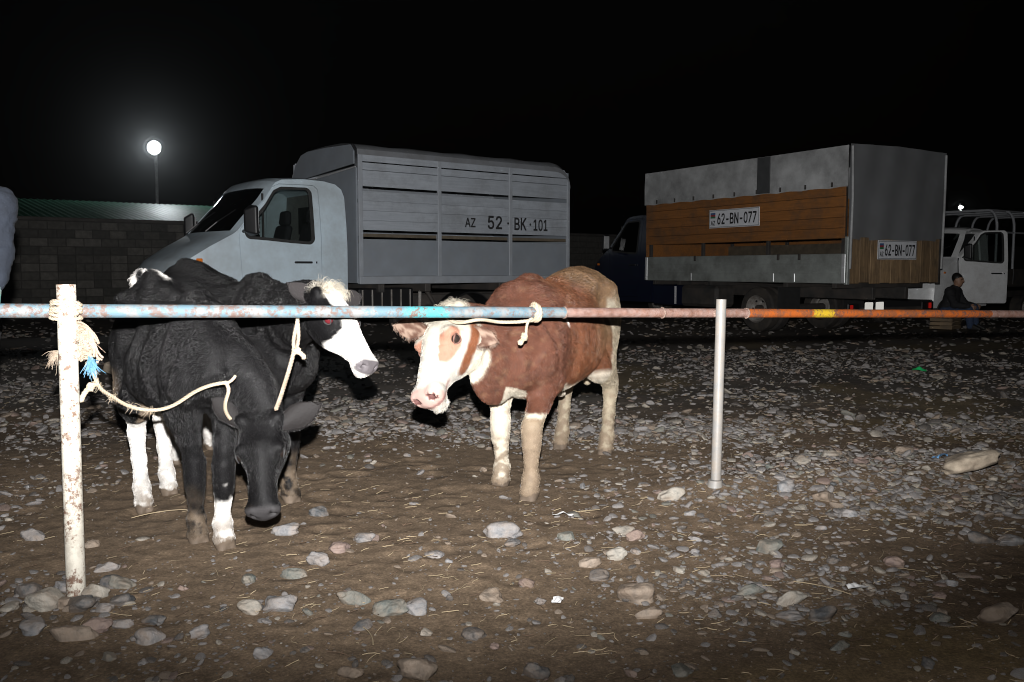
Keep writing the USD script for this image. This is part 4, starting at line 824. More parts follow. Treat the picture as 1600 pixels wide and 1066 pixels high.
    # eyes
    for sg in (1, -1):
        c = hp(.385, -.023, sg * (.096 + (.0225 - C.get('eyer', .0225)) * 1.0)); e = trimesh.creation.icosphere(3, C.get('eyer', .0225) * hs); e.apply_translation(c); obj('eye', e, C['eye'], path, smooth=True)
        o_, q_ = hp(.385, -.024, sg * .103), []
        for lid, s2 in ((.021, 1), (.019, -1)):
            a = np.linspace(-1, 1, 9); pts = [o_ + u * (x * .030 * C.get('eyer', .0225) / .0225 * hs) + v * (s2 * lid * C.get('eyer', .0225) / .0225 * hs * (1 - x * x) ** .6) + w * (sg * .010 * (1 - x * x) * hs) for x in a]; q_.append(tube(pts, np.interp(np.abs(a), [0, 1], [.0065, .003]) * hs * C.get('eyer', .0225) / .0225 * .9, 6))
        obj('eyelid', cat_(q_), C['lid'], path, smooth=True)
    # coat of short hair
    nf = C.get('fur', 60000); g = np.random.default_rng(C['seed']); pos, fi = trimesh.sample.sample_surface(whole, nf, seed=C['seed'])[:2]
    tri_ = whole.faces[fi]; bc = trimesh.triangles.points_to_barycentric(V[tri_], pos); bc = np.clip(bc, 0, 1)
    L = lambda a: (a[tri_] * bc).sum(1) if a.ndim == 1 else (a[tri_] * bc[..., None]).sum(1)
    nn = L(N); nn /= np.linalg.norm(nn, axis=1, keepdims=True) + 1e-9; cc = L(col); bb, hh, lf, zz, ee = L(bare), L(inhead), L(longf), pos[:, 2], L(ear)
    keep = bb < .5; pos, nn, cc, hh, lf, zz, ee, tt = pos[keep], nn[keep], cc[keep], hh[keep], lf[keep], zz[keep], ee[keep], L(t)[keep]; n = len(pos)
    flow = np.where((hh > .5)[:, None], u * 1.0 - v * .1, np.array([-.75, 0, -.75])); flow = np.where((zz < .5)[:, None] & (hh < .5)[:, None], np.array([-.1, 0, -1.0]), flow)
    sw = np.stack([meshkit.noise(pos * 7, 3 + k) - .5 for k in range(3)], 1) * .9
    flow = flow + sw + g.normal(size=(n, 3)) * .20; flow -= nn * (flow * nn).sum(1, keepdims=True); flow /= np.linalg.norm(flow, axis=1, keepdims=True) + 1e-9
    ln = (C.get('hair', .013) * g.uniform(.6, 1.35, n) * (1 - .35 * hh) * np.where((zz < .45) & (hh < .5), .45, 1) * (1 - .5 * np.clip((tt - .55) * 4, 0, 1) * (hh > .5)) * np.where(ee > .5, 1.3, 1)) + lf * g.uniform(.4, 1.2, n); lift = np.where(lf > .01, .75, .42)[:, None] * g.uniform(.6, 1.5, (n, 1))
    p0 = pos - nn * .001; p1 = p0 + (flow * .42 + nn * lift * .8) * ln[:, None]; p2 = p0 + (flow * .95 + nn * lift * .75) * ln[:, None] - np.array([0, 0, .25]) * lf[:, None] * .6
    pts = np.stack([p0, p1, p2], 1).reshape(-1, 3).astype(np.float32); wd = C.get('hairw', .0010)
    fur = UsdGeom.BasisCurves.Define(stage, path + '/coat_hair'); fur.CreateTypeAttr('linear'); fur.CreatePointsAttr(Vt.Vec3fArray.FromNumpy(pts)); fur.CreateCurveVertexCountsAttr(Vt.IntArray.FromNumpy(np.full(n, 3, np.int32)))
    fur.CreateWidthsAttr(Vt.FloatArray.FromNumpy(np.tile([wd, wd * .8, wd * .25], n).astype(np.float32))); fur.SetWidthsInterpolation('vertex')
    cc = np.clip(cc * (g.uniform(.65, 1.4, n) + .25 * (g.random(n) < .12))[:, None] + C.get('painted_glint', 0) * (g.random(n) ** 3)[:, None], 0, 1)  # random hairs lightened: coat highlights put into the hair colour
    cc = cc * (.45 + 1.1 * meshkit.noise(pos * 42, 17) )[:, None]
    UsdGeom.PrimvarsAPI(fur).CreatePrimvar('coat', Sdf.ValueTypeNames.Color3fArray, 'uniform').Set(Vt.Vec3fArray.FromNumpy(cc.astype(np.float32)))
    UsdShade.MaterialBindingAPI.Apply(fur.GetPrim()).Bind(MAT['fur'])
    fur.GetPrim().SetCustomDataByKey('kind', 'stuff')
    R = np.array([[d[0], nl[0], 0], [d[1], nl[1], 0], [0, 0, 1]])
    return dict(path=path, world=lambda p: R @ np.asarray(p) + [o[0], o[1], gz0], hp=lambda *a: R @ hp(*a) + [o[0], o[1], gz0], vec=lambda q: R @ np.asarray(q))
def blend(c, m, new):
    m = np.clip(m, 0, 1)[:, None]; return c * (1 - m) + np.asarray(new) * m
def edge(x, w): return np.clip(.5 + x / w, 0, 1)
WHITE, DIRT, CREAM = np.array([.60, .58, .55]), np.array([.20, .15, .105]), np.array([.46, .415, .335])
BLACK, PINK = np.array([.0028, .0026, .0029]), np.array([.46, .31, .27])
def mud_up(c, g, amount, ztop, seed=0, tone=.9):
    m = edge(ztop - g['z'] + (g['nz'](9, seed) - .5) * .35, .12) * edge(g['nz'](28, seed + 1) - .47, .12); return blend(c, m * amount, DIRT * tone)
def paint_front(g):
    V, z, x, y = g['V'], g['z'], g['x'], g['y']; n = g['nz']; c = np.tile(BLACK, (len(V), 1)) * (1 + .5 * (n(5) - .5))[:, None]; rear = np.char.startswith(g['leg'], 'r') & (x < -.2) & (g['head'] < .5)
    body = g['head'] < .5
    c = blend(c, edge(.012 + .010 * (n(12, 2) - .5) * 6 - np.abs(y - .015), .015) * edge(z - 1.08, .05) * edge(-.22 - x, .06) * body, WHITE)     # white along the spine over the rump
    c = blend(c, edge(-.672 - x, .02) * edge(z - .93, .05) * edge(.06 - np.abs(y), .02), WHITE)                                                                       # tail
    c = blend(c, rear * edge(.475 + .9 * np.clip(-x - .56, 0, .14) - z + (n(8, 3) - .5) * .12, .03), WHITE)
    c = blend(c, edge(.585 - z, .05) * (np.abs(y) < .14) * (x > -.35) * (x < .1) * body * .6, DIRT)
    c = blend(c, (g['leg'] == 'fl') * body * (x > .2) * edge(.235 - z + (n(14, 4) - .5) * .16, .02), WHITE)
    c = blend(c, edge(.10 - np.abs(z - .62) - .02, .08) * edge(-.35 - x, .1) * (y < 0) * edge(n(10, 11) - .42, .2) * .7 * (z > .57), DIRT * .9)
    c = mud_up(c, g, .35, .18, 5, .45); c = mud_up(c, g, .85, .07, 7, .7)
    mz = edge(g['t'] - .93, .03) * g['head'] * (1 - g['ear']); c = blend(c, mz, np.array([.035, .033, .034]))
    c = blend(c, g['earin'] * .35, np.array([.03, .026, .025]))
    bare = (mz > .5) * 1.0
    lf = edge(g['t'] * -1 + .07, .05) * edge(np.abs(g['w']) * -1 + .06, .03) * g['head'] * (1 - g['ear']) * .018 + edge(-.69 - x, .02) * edge(z - 1.02, .05) * edge(.06 - np.abs(y), .02) * .016
    return c, bare, lf
def paint_back(g):
    V, z, x, y = g['V'], g['z'], g['x'], g['y']; n = g['nz']; c = np.tile(BLACK, (len(V), 1)) * (1 + .5 * (n(5) - .5))[:, None]; body = g['head'] < .5; t, v, w = g['t'], g['v'], g['w']; hd = g['head'] * (1 - g['ear'])
    c = blend(c, (np.char.startswith(g['leg'], 'r')) * body * edge(.5 - z + (n(8, 3) - .5) * .2, .03), WHITE)
    blaze = edge(.060 + .03 * np.clip(.25 - t, 0, 1) - np.abs(w) + (n(16, 4) - .5) * .03 + np.clip(t - .52, 0, 1) * .5, .012) * edge(v + .05 + np.clip(t - .45, 0, 1) * .9, .03)
    mus = edge(t - .56 + (n(14, 6) - .5) * .12 + np.clip(-.05 - v, 0, .2) * .9, .03)
    c = blend(c, np.clip(np.maximum(blaze, mus), 0, 1) * hd, WHITE); c = blend(c, edge(.10 - t, .06) * edge(v + .03, .03) * edge(.075 - np.abs(w), .02) * hd, CREAM * 1.1)
    mz = edge(t - .955, .02) * edge(v + .072, .01) * hd; c = blend(c, mz, np.array([.10, .09, .095]))
    c = blend(c, g['earin'] * .6, np.array([.05, .045, .045]))
    c = mud_up(c, g, .35, .2, 5, .35); c = mud_up(c, g, .9, .07, 7, .6)
    lf = edge(.09 - t, .05) * edge(v + .04, .03) * edge(.08 - np.abs(w), .02) * hd * .05
    return c, ((mz > .5) | ((t > .90) & (v > -.075) & (hd > .5))) * 1.0, lf
def paint_bull(g):
    V, z, x, y = g['V'], g['z'], g['x'], g['y']; n = g['nz']; red = np.array([.125, .046, .021]); tan = np.array([.14, .082, .043]); body = g['head'] < .5; t, v, w = g['t'], g['v'], g['w']; hd = g['head'] * (1 - g['ear'])
    c = np.tile(red, (len(V), 1)) * (.75 + .7 * (n(4) - .25))[:, None]; c = blend(c, edge(x - .30 + (n(4, 21) - .5) * .2, .2) * body * .8, np.array([.085, .034, .022])); c = blend(c, edge(-.05 - x + (n(3, 2) - .5) * .5, .3) * edge(z - .75, .2), tan); c = blend(c, edge(-.42 - x, .15) * edge(z - .6, .2) * edge(n(9, 3) - .40, .2) * .8, np.array([.17, .115, .065]))
    rear = np.char.startswith(g['leg'], 'r') & (x < -.12) & body; front = np.char.startswith(g['leg'], 'f') & (x > .1) & body
    c = blend(c, body * edge(.575 - z - .10 * np.clip(x + .2, -.2, .4) + (n(9, 4) - .5) * .06, .04) * (x < .33) * (x > -.45), np.array([.42, .37, .30]))                     # belly
    c = blend(c, rear * edge(.50 - z + (n(8, 5) - .5) * .16, .10), CREAM * .85)
    c = blend(c, body * (y > 0) * edge(.030 - np.abs(x + .36 + .14 * (z - .7) + (n(10, 6) - .5) * .05), .02) * edge(1.02 - z, .05) * (z > .5), CREAM)          # strip in front of the thigh
    c = blend(c, body * edge(-.335 - .14 * (z - .7) - x + (n(10, 6) - .5) * .05, .03) * edge(1.04 - z + (n(6, 22) - .5) * .2, .10), np.array([.30, .255, .185]) * (.75 + .5 * n(18, 23))[:, None])
    c = blend(c, (g['leg'] == 'fr') * front * edge(.56 - z + (n(9, 8) - .5) * .06, .03), CREAM * 1.05); c = blend(c, (g['leg'] == 'fl') * front * edge(.445 - z + (n(30, 9) - .5) * .03, .008), np.array([.27, .21, .145])); c = blend(c, (g['leg'] == 'fl') * front * edge(.012 - np.abs(z - .437 - (n(30, 9) - .5) * .03), .008), CREAM)
    c = blend(c, body * (np.hypot(x - .60, y) < .09) * edge(.66 - z, .03), CREAM * .9)                                                                                # brisket
    c = blend(c, body * edge(.028 - np.hypot((x - .33) * 1.1, z - .93 - .3 * (x - .33)), .02) * (y > 0), WHITE)
    hw = 1 - edge(.024 - np.abs(v + .086 + .10 * (t - .17) + (n(12, 11) - .5) * .02), .010) * edge(t - .06, .05) * edge(.62 - t, .06) * (np.abs(w) > .04)
    patch = edge(1 - np.hypot((t - .46) / .18, (v + .012) / .046) + (n(15, 12) - .5) * .5, .15) * (np.abs(w) > .055)
    face = (CREAM * (1 - .5 * np.clip(t * 1.6, 0, 1))[:, None] + WHITE * (.5 * np.clip(t * 1.6, 0, 1))[:, None]) * (.62 + .45 * (n(7, 41) - .2))[:, None]
    c = np.where(hd[:, None] > .5, face, c); c = blend(c, hd * (1 - hw), red * 1.15); c = blend(c, hd * patch * .9, np.array([.30, .135, .085]))
    throat = hd * edge(-.135 - .04 * t - v, .015) * edge(t - .1, .05); c = blend(c, throat, CREAM)
    c = blend(c, edge(z - 0, 1) * body * edge(.085 - np.abs(hcdist(g)), .04), CREAM) if False else c
    mz = edge(t - .93, .03) * edge(v + .085, .02) * hd; c = blend(c, mz, PINK * (.9 + .3 * (n(30, 13) - .5))[:, None]); lip = edge(.006 - np.abs(v + .088 - .01 * t), .004) * edge(t - .74, .05) * hd; c = blend(c, lip * .8, np.array([.20, .09, .08]))
    c = blend(c, g['ear'], red * .45); c = blend(c, g['earin'] * .9, np.array([.10, .055, .04])); c = blend(c, g['earin'] * edge(n(40, 14) - .50, .1), np.array([.24, .17, .13]))
    c = np.where(((np.hypot((t - .985) * .46, (v + .040)) < .017) & (np.abs(np.abs(w) - .045) < .022))[:, None] & (hd > .5)[:, None], np.array([.10, .045, .04]), c)
    c = blend(c, body * edge(n(26, 31) - .62, .06) * .30, np.array([.17, .10, .06])); c = mud_up(c, g, .85, .34, 15); c = mud_up(c, g, .9, .1, 17); c = blend(c, (g['leg'] == 'fl') * front * edge(.40 - z, .05) * .6, DIRT)
    lf = edge(.06 - t, .05) * edge(v + .04, .03) * edge(.085 - np.abs(w), .02) * hd * .035 + g['earin'] * .012 + edge(t - .88, .04) * edge(-.10 - v, .02) * hd * .012
    return c, (mz > .5) * 1.0, lf

def bump(r): return [(a, t + r * np.clip((-.05 - a) / .3, 0, 1), b, w) for a, t, b, w in TRUNK]
def XY(px, py): return G(px, py)[:2]
calf = make_cattle('black_calf', 'black calf with white hind legs lowering its dark head to the mud', dict(
    cat='calf', seed=1, hooves=dict(fr=XY(308, 838), fl=XY(349, 848), rr=XY(224, 790), rl=XY(263, 768)), heading=(.60, -.80), origin=XY(308, 838) * .5 + XY(349, 848) * .5 - np.array([.60, -.80]) * .39, len=.86, high=.93, wide=.71, bone=.83, bony=1, rump=.085, egg=.30, trunk=[(a, t, b + .075 + .07 * np.clip(a * 2, 0, 1), w * (1 - .18 * np.clip(a * 2, 0, 1))) for a, t, b, w in bump(.085)], elbow=.69,
    poll=P(405, 652, 3.72), muzzle=P(408, 803, 3.54), face=(.02, -.86, .5), head=.88, neck=((.44, 0, .88), (0.0, 0, .09), (.175, .118, .085)), belly=.0, painted_glint=.028,
    tail=[(-.62, 0, 1.19), (-.70, 0, 1.275), (-.735, .0, 1.25), (-.755, .0, 1.1), (-.76, 0, .66)], tuft=.02, eye='eye_ball', lid='black_rubber', fur=210000, hair=.013,
    ears=[(P(440, 668, 3.74), P(505, 630, 3.78), (-.2, -1, .1), .062, .45), (P(372, 664, 3.74), P(331, 606, 3.76), (.3, -1, .1), .062, .45)], paint=paint_front))
cow = make_cattle('black_white_faced_cow', 'black cow with white blaze and muzzle turning its head towards the brown bull', dict(
    cat='cow', seed=2, hooves=dict(fr=XY(402, 790), fl=XY(452, 778), rr=XY(276, 728), rl=XY(330, 705)), heading=(.72, -.70), len=1.06, high=.965, wide=.84, bone=.92, bony=1, rump=.085, egg=.28, trunk=bump(.085),
    poll=P(512, 458, 4.20), muzzle=P(584, 566, 3.98), face=(.80, -.42, .5), head=.90, neck=((.43, 0, .88), (.0, 0, .02), (.20, .15, .11)), painted_glint=.02,
    tail=[(-.66, 0, 1.10), (-.75, 0, 1.0), (-.76, 0, .6)], eye='eye_flash_shine', lid='black_rubber', fur=190000, hair=.013,
    ears=[(P(540, 470, 4.28), P(566, 462, 4.40), (.6, -.6, .2), .045, .45), (P(492, 474, 4.17), P(447, 441, 4.24), (.45, -.9, .1), .050, .5)], paint=paint_back))
bull = make_cattle('brown_bull', 'red brown bull with a cream white face and dirty white legs', dict(
    cat='bull', seed=3, hooves=dict(fl=XY(829, 772), fr=XY(784, 752), rl=XY(947, 706), rr=XY(877, 696)), len=1.12, high=.985, wide=.97, bone=.97, folds=.012, crease=1.15, trunk=bump(.06),
    poll=P(696, 489, 4.50), muzzle=P(652, 616, 4.20), face=(-.74, -.56, .36), eyer=.0175, cheek=.55, bony=1, rump=.03, egg=.06, head=1.26, elbow=.62, neck=((.42, 0, .84), (.02, .03, -.05), (.23, .17, .12)), neckflat=.7, dewlap=-.09, painted_glint=.02,
    tail=[(-.66, 0, 1.10), (-.745, 0, 1.02), (-.755, .0, .8), (-.72, -.05, .45)], tuft=.028, eye='eye_bull', lid='hide_pink', fur=210000, hair=.013,
    ears=[(P(734, 524, 4.42), P(781, 535, 4.38), (-.1, -1, .25), .062, .6), (P(664, 518, 4.52), P(612, 508, 4.60), (.5, -.9, -.1), .060, .5)], paint=paint_bull,
    extra=[((.05, 0, .56), (-.12, 0, .46), .05, .028, .05)]))
# ---------------------------------------------------------------- ropes
def wrap(c, axis_, R_, turns, r, length, seed=0):
    ax = unit(axis_); a = unit(np.cross(ax, [.3, .2, .9])); b = np.cross(ax, a); u = np.linspace(0, 1, int(turns * 16)); ph = 2 * math.pi * turns * u; g = meshkit.noise(np.stack([u * 9, 0 * u + seed, 0 * u], -1), 2) - .5
    return np.asarray(c) + ax * ((u - .5) * length + g * .01)[:, None] + (R_ + .006 * g)[:, None] * (np.cos(ph)[:, None] * a + np.sin(ph)[:, None] * b)
def tangle(c, r, n, rope_r, seed, squash=(1, 1, 1)):
    g = np.random.default_rng(seed); out = []
    for k in range(n):
        p = g.normal(size=(7, 3)); p = p / np.linalg.norm(p, axis=1, keepdims=True) * r * g.uniform(.45, 1, (7, 1)) * squash; out.append(rope_mesh(np.asarray(c) + p, rope_r, .04))
    return cat_(out)
pA = P(106, 490, 3.36) + [0, 0, 0]; front = -back
r1 = thing('tether_rope', 'frayed cream rope knotted round the left post and slung slack to the black calf', 'rope')
obj('post_lashing', cat_([rope_mesh(wrap(P(104, y, 3.36) + back * .018, (.05, .03, 1), .052, 1.6, .006, .02, int(y)), .0065) for y in (474, 486, 496)]), 'rope_fibre', r1, smooth=True)
kn = P(121, 500, 3.36)
obj('knot', cat_([tangle(P(119, 482, 3.37), .022, 3, .007, 1), tangle(P(124, 522, 3.37), .030, 4, .0065, 2, (.8, .8, 1.5)), tangle(P(136, 545, 3.37), .034, 4, .0065, 3, (1, .8, .9)), tangle(P(124, 556, 3.37), .026, 3, .007, 4)]), 'rope_dirty', r1, smooth=True)
g = np.random.default_rng(3); st, dr, ln = [], [], []
for k in range(110):
    t = g.random(); st.append(P(121 + 9 * t, 506 + 24 * t, 3.36) + g.normal(size=3) * .006); dr.append(unit(np.array([.85, -.1, -.1 - .6 * g.random()]) + g.normal(size=3) * .28)); ln.append(g.uniform(.02, .06))
thick = []
for k in range(12):
    t = k / 11; p0 = P(119 + 8 * t, 504 + 34 * t, 3.36); q1 = p0 + [.030 + .018 * g.random(), -.02 * g.random(), .006 * g.normal()]; q2 = p0 + [.048 + .025 * g.random(), g.normal() * .012, -.025 - .03 * g.random()]; q3 = q2 + [.018 * g.random(), g.normal() * .01, -.03 * g.random() - .01]
    thick.append(rope_mesh([p0, q1, q2, q3], g.uniform(.0035, .0055), .03))
obj('rope_strand', cat_(thick), 'rope_dirty', r1, smooth=True)
for k in range(70): st.append(P(90, 552, 3.40) + g.normal(size=3) * .006); dr.append(unit(np.array([-.5, -.2, -.2]) + g.normal(size=3) * .35)); ln.append(g.uniform(.015, .04))
obj('frayed_end', fibres(st, dr, ln, .0012, 5, .9), 'rope_dirty', r1)
st, dr, ln = [], [], []
for k in range(90): st.append(P(138 + 5 * g.random(), 556 + 8 * g.random(), 3.36)); dr.append(unit(np.array([.15, -.1, -1]) + g.normal(size=3) * .3)); ln.append(g.uniform(.025, .06))
obj('blue_twine', fibres(st, dr, ln, .002, 6, .2), 'blue_twine', r1)
path1 = [P(138, 560, 3.38), P(146, 580, 3.39), P(152, 600, 3.42), P(175, 620, 3.52), P(205, 636, 3.62), P(235, 641, 3.66), P(262, 637, 3.66), P(300, 615, 3.62), P(330, 602, 3.58), P(352, 598, 3.56)]
obj('slack_line', rope_mesh(path1, .0075, .045), 'rope_fibre', r1, smooth=True)
obj('rope_end', rope_mesh([P(350, 599, 3.56), P(360, 596, 3.555), P(368, 587, 3.56)], .006, .04), 'rope_fibre', r1, smooth=True)
obj('halter_line', rope_mesh([P(351, 597, 3.56), P(357, 608, 3.56), P(354, 622, 3.575), P(352, 640, 3.62), P(360, 655, 3.68)], .0075, .045), 'rope_fibre', r1, smooth=True)
obj('loose_knot', cat_([rope_mesh([P(150, 600, 3.42), P(140, 606, 3.40), P(130, 618, 3.39), P(127, 628, 3.385)], .010, .04), tangle(P(142, 605, 3.40), .018, 3, .006, 8)]), 'rope_fibre', r1, smooth=True)
st, dr, ln = [], [], []
for q in path1[:6]:
    for k in range(30): st.append(q + g.normal(size=3) * .008); dr.append(unit(g.normal(size=3))); ln.append(g.uniform(.008, .028))
obj('loose_fibre', fibres(st, dr, ln, .0009, 7, .3), 'rope_fibre', r1)

r2 = thing('neck_rope', 'cream rope hanging from the neck of the black white-faced cow down to the calf', 'rope')
kd = 3.87
obj('neck_loop', cat_([rope_mesh([P(464, 488, 3.93), P(463, 510, kd), P(459, 530, kd), P(460, 548, kd)], .008), rope_mesh([P(465, 488, 3.93), P(466, 512, kd), P(466, 532, kd), P(462, 548, kd)], .008)]), 'rope_dirty', r2, smooth=True)
obj('knot', cat_([tangle(P(464, 549, kd), .018, 3, .008, 11), rope_mesh([P(463, 545, kd), P(469, 552, kd - .01), P(474, 556, kd - .01), P(475, 561, kd - .01)], .010)]), 'rope_fibre', r2, smooth=True)
obj('line', rope_mesh([P(460, 545, kd), P(454, 570, 3.84), P(445, 600, 3.78), P(437, 625, 3.70), P(431, 640, 3.645)], .009, .05), 'rope_dirty', r2, smooth=True)

def on_px(px):
    a = (px - 800) / FOC; t = (a * A[1] - A[0]) / ((B[0] - A[0]) - a * (B[1] - A[1])); return on_rail(t) + ofs
r3 = thing('bull_rope', 'cream rope looped round the rail and tied to the head of the brown bull', 'rope')
rc = on_px(846)
obj('rail_loop', cat_([rope_mesh(wrap(rc + rd * s, rd, .0355, 1.5, .008, .012, k), .0085) for k, s in enumerate((-.010, .008))] + [rope_mesh(wrap(rc - rd * .004, rd + np.array([.3, 0, .25]), .043, 1.3, .008, .01, 5), .008)]), 'rope_fibre', r3, smooth=True)
tD = rc[1] - .03
obj('hanging_tail', rope_mesh([P(832, 498, tD), P(826, 502, tD - .01), P(823, 510, tD - .01), P(822, 522, tD - .01)], .007, .04), 'rope_fibre', r3, smooth=True)
obj('tail_knot', cat_([tangle(P(819, 527, tD - .01), .017, 4, .008, 21, (.8, .8, 1.3)), tangle(P(814, 535, tD - .01), .012, 2, .007, 22)]), 'rope_fibre', r3, smooth=True)
obj('head_line', rope_mesh([P(838, 500, tD + .03), P(810, 503, tD + .03), P(775, 503, tD + .02), P(745, 500, 4.25), P(722, 504, 4.28), P(704, 500, 4.36), P(690, 488, 4.45)], .0085, .045), 'rope_fibre', r3, smooth=True)

# ---------------------------------------------------------------- people
def hand_mesh(wrist, fwd, palm_n, side=1, curl=.5, size=1.0):
    f, n = unit(fwd), unit(palm_n); n = unit(n - f * n.dot(f)); s = np.cross(f, n) * side; w = np.asarray(wrist, float); parts = []
    sp = lambda p, r: m3.Manifold.sphere(r * size, 10).translate(tuple(p))
    parts.append(m3.Manifold.batch_hull([sp(w, .022), sp(w + f * .085 * size + s * .032 * size, .012), sp(w + f * .09 * size - s * .030 * size, .012), sp(w + f * .03 * size + s * .028 * size, .014), sp(w + f * .03 * size - s * .026 * size, .014)]))
    for k, l in enumerate((.068, .078, .072, .056)):
        b = w + f * .086 * size + s * (.032 - .021 * k) * size; a = 0; p = b
        for j, fr in enumerate((.45, .32, .25)):
            a += curl * (.5 + .35 * j); q = p + (f * math.cos(a) + n * math.sin(a)) * l * fr * size; parts.append(m3.Manifold.batch_hull([sp(p, .0095 - .0008 * j), sp(q, .0088 - .0008 * j)])); p = q
    p = w + f * .025 * size + s * .028 * size
    for j, l in enumerate((.04, .032)):
        q = p + unit(f * .75 + s * (.6 - .45 * j) + n * (.35 + .2 * j)) * l * size; parts.append(m3.Manifold.batch_hull([sp(p, .0125), sp(q, .010)])); p = q
    m = tri(m3.Manifold.batch_boolean(parts, m3.OpType.Add).refine_to_length(.009)); trimesh.smoothing.filter_taubin(m, iterations=6); return m
def person(name, label, J, fd, mats, glove=None, hair='dark_hair', curl=.6, rot=0):
    o = np.array([J['pelvis'][0], J['pelvis'][1], 0.0]); J = {k: np.asarray(v, float) - o for k, v in J.items()}; path = thing(name, label, 'person', o, 0)
    fd = unit(fd); lat = unit(np.cross([0, 0, 1], fd)); up = unit(J['head'] - J['neck'])
    allp = np.array(list(J.values())); lo, hi = allp.min(0) - .28, allp.max(0) + .3
    def build(which, grow, h=.015):
        F = Field(lo, hi, h)
        if which in ('body', 'jacket'):
            F.chain([J['pelvis'] + [0, 0, .05], (J['pelvis'] + J['chest']) / 2, J['chest']], [.15 + grow, .145 + grow, .17 + grow], .06, flat=(fd, .72))
            F.cone(J['shl'], J['shr'], .075 + grow, .075 + grow, .06); F.cone(J['chest'], J['neck'], .12 + grow, .065 + grow * .7, .06)
            for s in 'lr': F.chain([J['sh' + s], J['el' + s], J['wr' + s]], [.068 + grow, .050 + grow, .034 + grow], .03)
        if which in ('body', 'trousers'):
            F.cone(J['hipl'], J['hipr'], .11 + grow, .11 + grow, .06)
            for s in 'lr': F.chain([J['hip' + s], J['kn' + s], J['an' + s]], [.098 + grow, .064 + grow, .042 + grow * 1.3], .03)
        if which == 'body':
            F.cone(J['neck'], J['head'] - up * .06, .056, .056, .03); hx = J['head']; ax = np.array([fd, lat, up])
            F.ball(hx + up * .02 - fd * .01, (.098, .078, .112), .02, axes=ax); F.ball(hx - up * .055 + fd * .025, (.065, .058, .065), .03, axes=ax)
            F.cone(hx + fd * .088 + up * .012, hx + fd * .112 - up * .025, .010, .017, .015)
            F.cone(hx + fd * .083 - up * .062 + lat * .02, hx + fd * .083 - up * .062 - lat * .02, .010, .010, .012)
            for s in (1, -1): F.ball(hx + lat * s * .08 - fd * .01, (.022, .010, .032), .01, axes=ax); F.ball(hx + fd * .082 + lat * s * .032 + up * .012, .013, .008, cut=True); F.cone(hx + fd * .085 + lat * s * .015 + up * .032, hx + fd * .075 + lat * s * .05 + up * .03, .009, .008, .01)
        m = F.mesh(6); n_ = (meshkit.fbm(m.vertices * 9, 3, 4) - .5)[:, None]
        if which != 'body': m.vertices += m.vertex_normals * (n_ * .016 + (np.abs(meshkit.fbm(m.vertices * [16, 16, 34], 2, 6) - .5))[:, None] * .030 - .006)
        return m
    b = [build('body', 0.0, .012)]
    hands = []
    for s in 'lr':
        f = unit(J['wr' + s] - J['el' + s]); pn = unit(J.get('pn' + s, -lat * (1 if s == 'l' else -1) + o * 0) if 'pn' + s not in J else J['pn' + s]); hands.append(hand_mesh(J['wr' + s] + f * .01, f, pn, 1 if s == 'r' else -1, curl))
    obj('body', cat_(b + hands), mats['skin'], path, smooth=True)
    if glove:
        for s in 'lr':
            f = unit(J['wr' + s] - J['el' + s]); pn = -lat * (1 if s == 'l' else -1); g1 = hand_mesh(J['wr' + s] + f * .004, f, pn, 1 if s == 'r' else -1, curl, 1.16); obj('glove', cat_([g1, tube([J['wr' + s] - f * .05, J['wr' + s] + f * .02], [.043, .038], 14)]), glove, path, smooth=True)
    obj('jacket', build('jacket', .020), mats['jacket'], path, smooth=True); obj('trousers', build('trousers', .020), mats['trousers'], path, smooth=True)
    F = Field(J['head'] - .2, J['head'] + .2, .010); ax = np.array([fd, lat, up]); F.ball(J['head'] + up * .032 - fd * .018, (.104, .085, .110), .01, axes=ax); F.ball(J['head'] - up * .055 + fd * .085, (.13, .12, .105), .02, cut=True, axes=ax); F.ball(J['head'] - up * .13 - fd * .02, (.2, .2, .08), .02, cut=True, axes=ax); hm = F.mesh(3)
    obj('hair', hm, hair, path, smooth=True)
    for s in (1, -1):
        e = trimesh.creation.icosphere(2, .0125); e.apply_translation(J['head'] + fd * .078 + lat * s * .032 + up * .012); obj('eye', e, 'eye_ball', path, smooth=True)
    for s in 'lr':
        a = J['an' + s]; f2_ = unit(J.get('toe' + s, a + fd) - a) if 'toe' + s in J else fd; z0 = min(a[2] - .07, a[2]); sh = m3.Manifold.batch_hull([m3.Manifold.sphere(.04, 14).translate(tuple(a - fd * .03 + [0, 0, -.035])), m3.Manifold.sphere(.045, 14).translate(tuple(a + [0, 0, .03])), m3.Manifold.sphere(.032, 14).translate(tuple(a + fd * .16 - lat * .02 + [0, 0, -.045])), m3.Manifold.sphere(.032, 14).translate(tuple(a + fd * .16 + lat * .02 + [0, 0, -.045]))])
        obj('shoe', tri(sh), 'shoe_black', path, smooth=40)
    return path
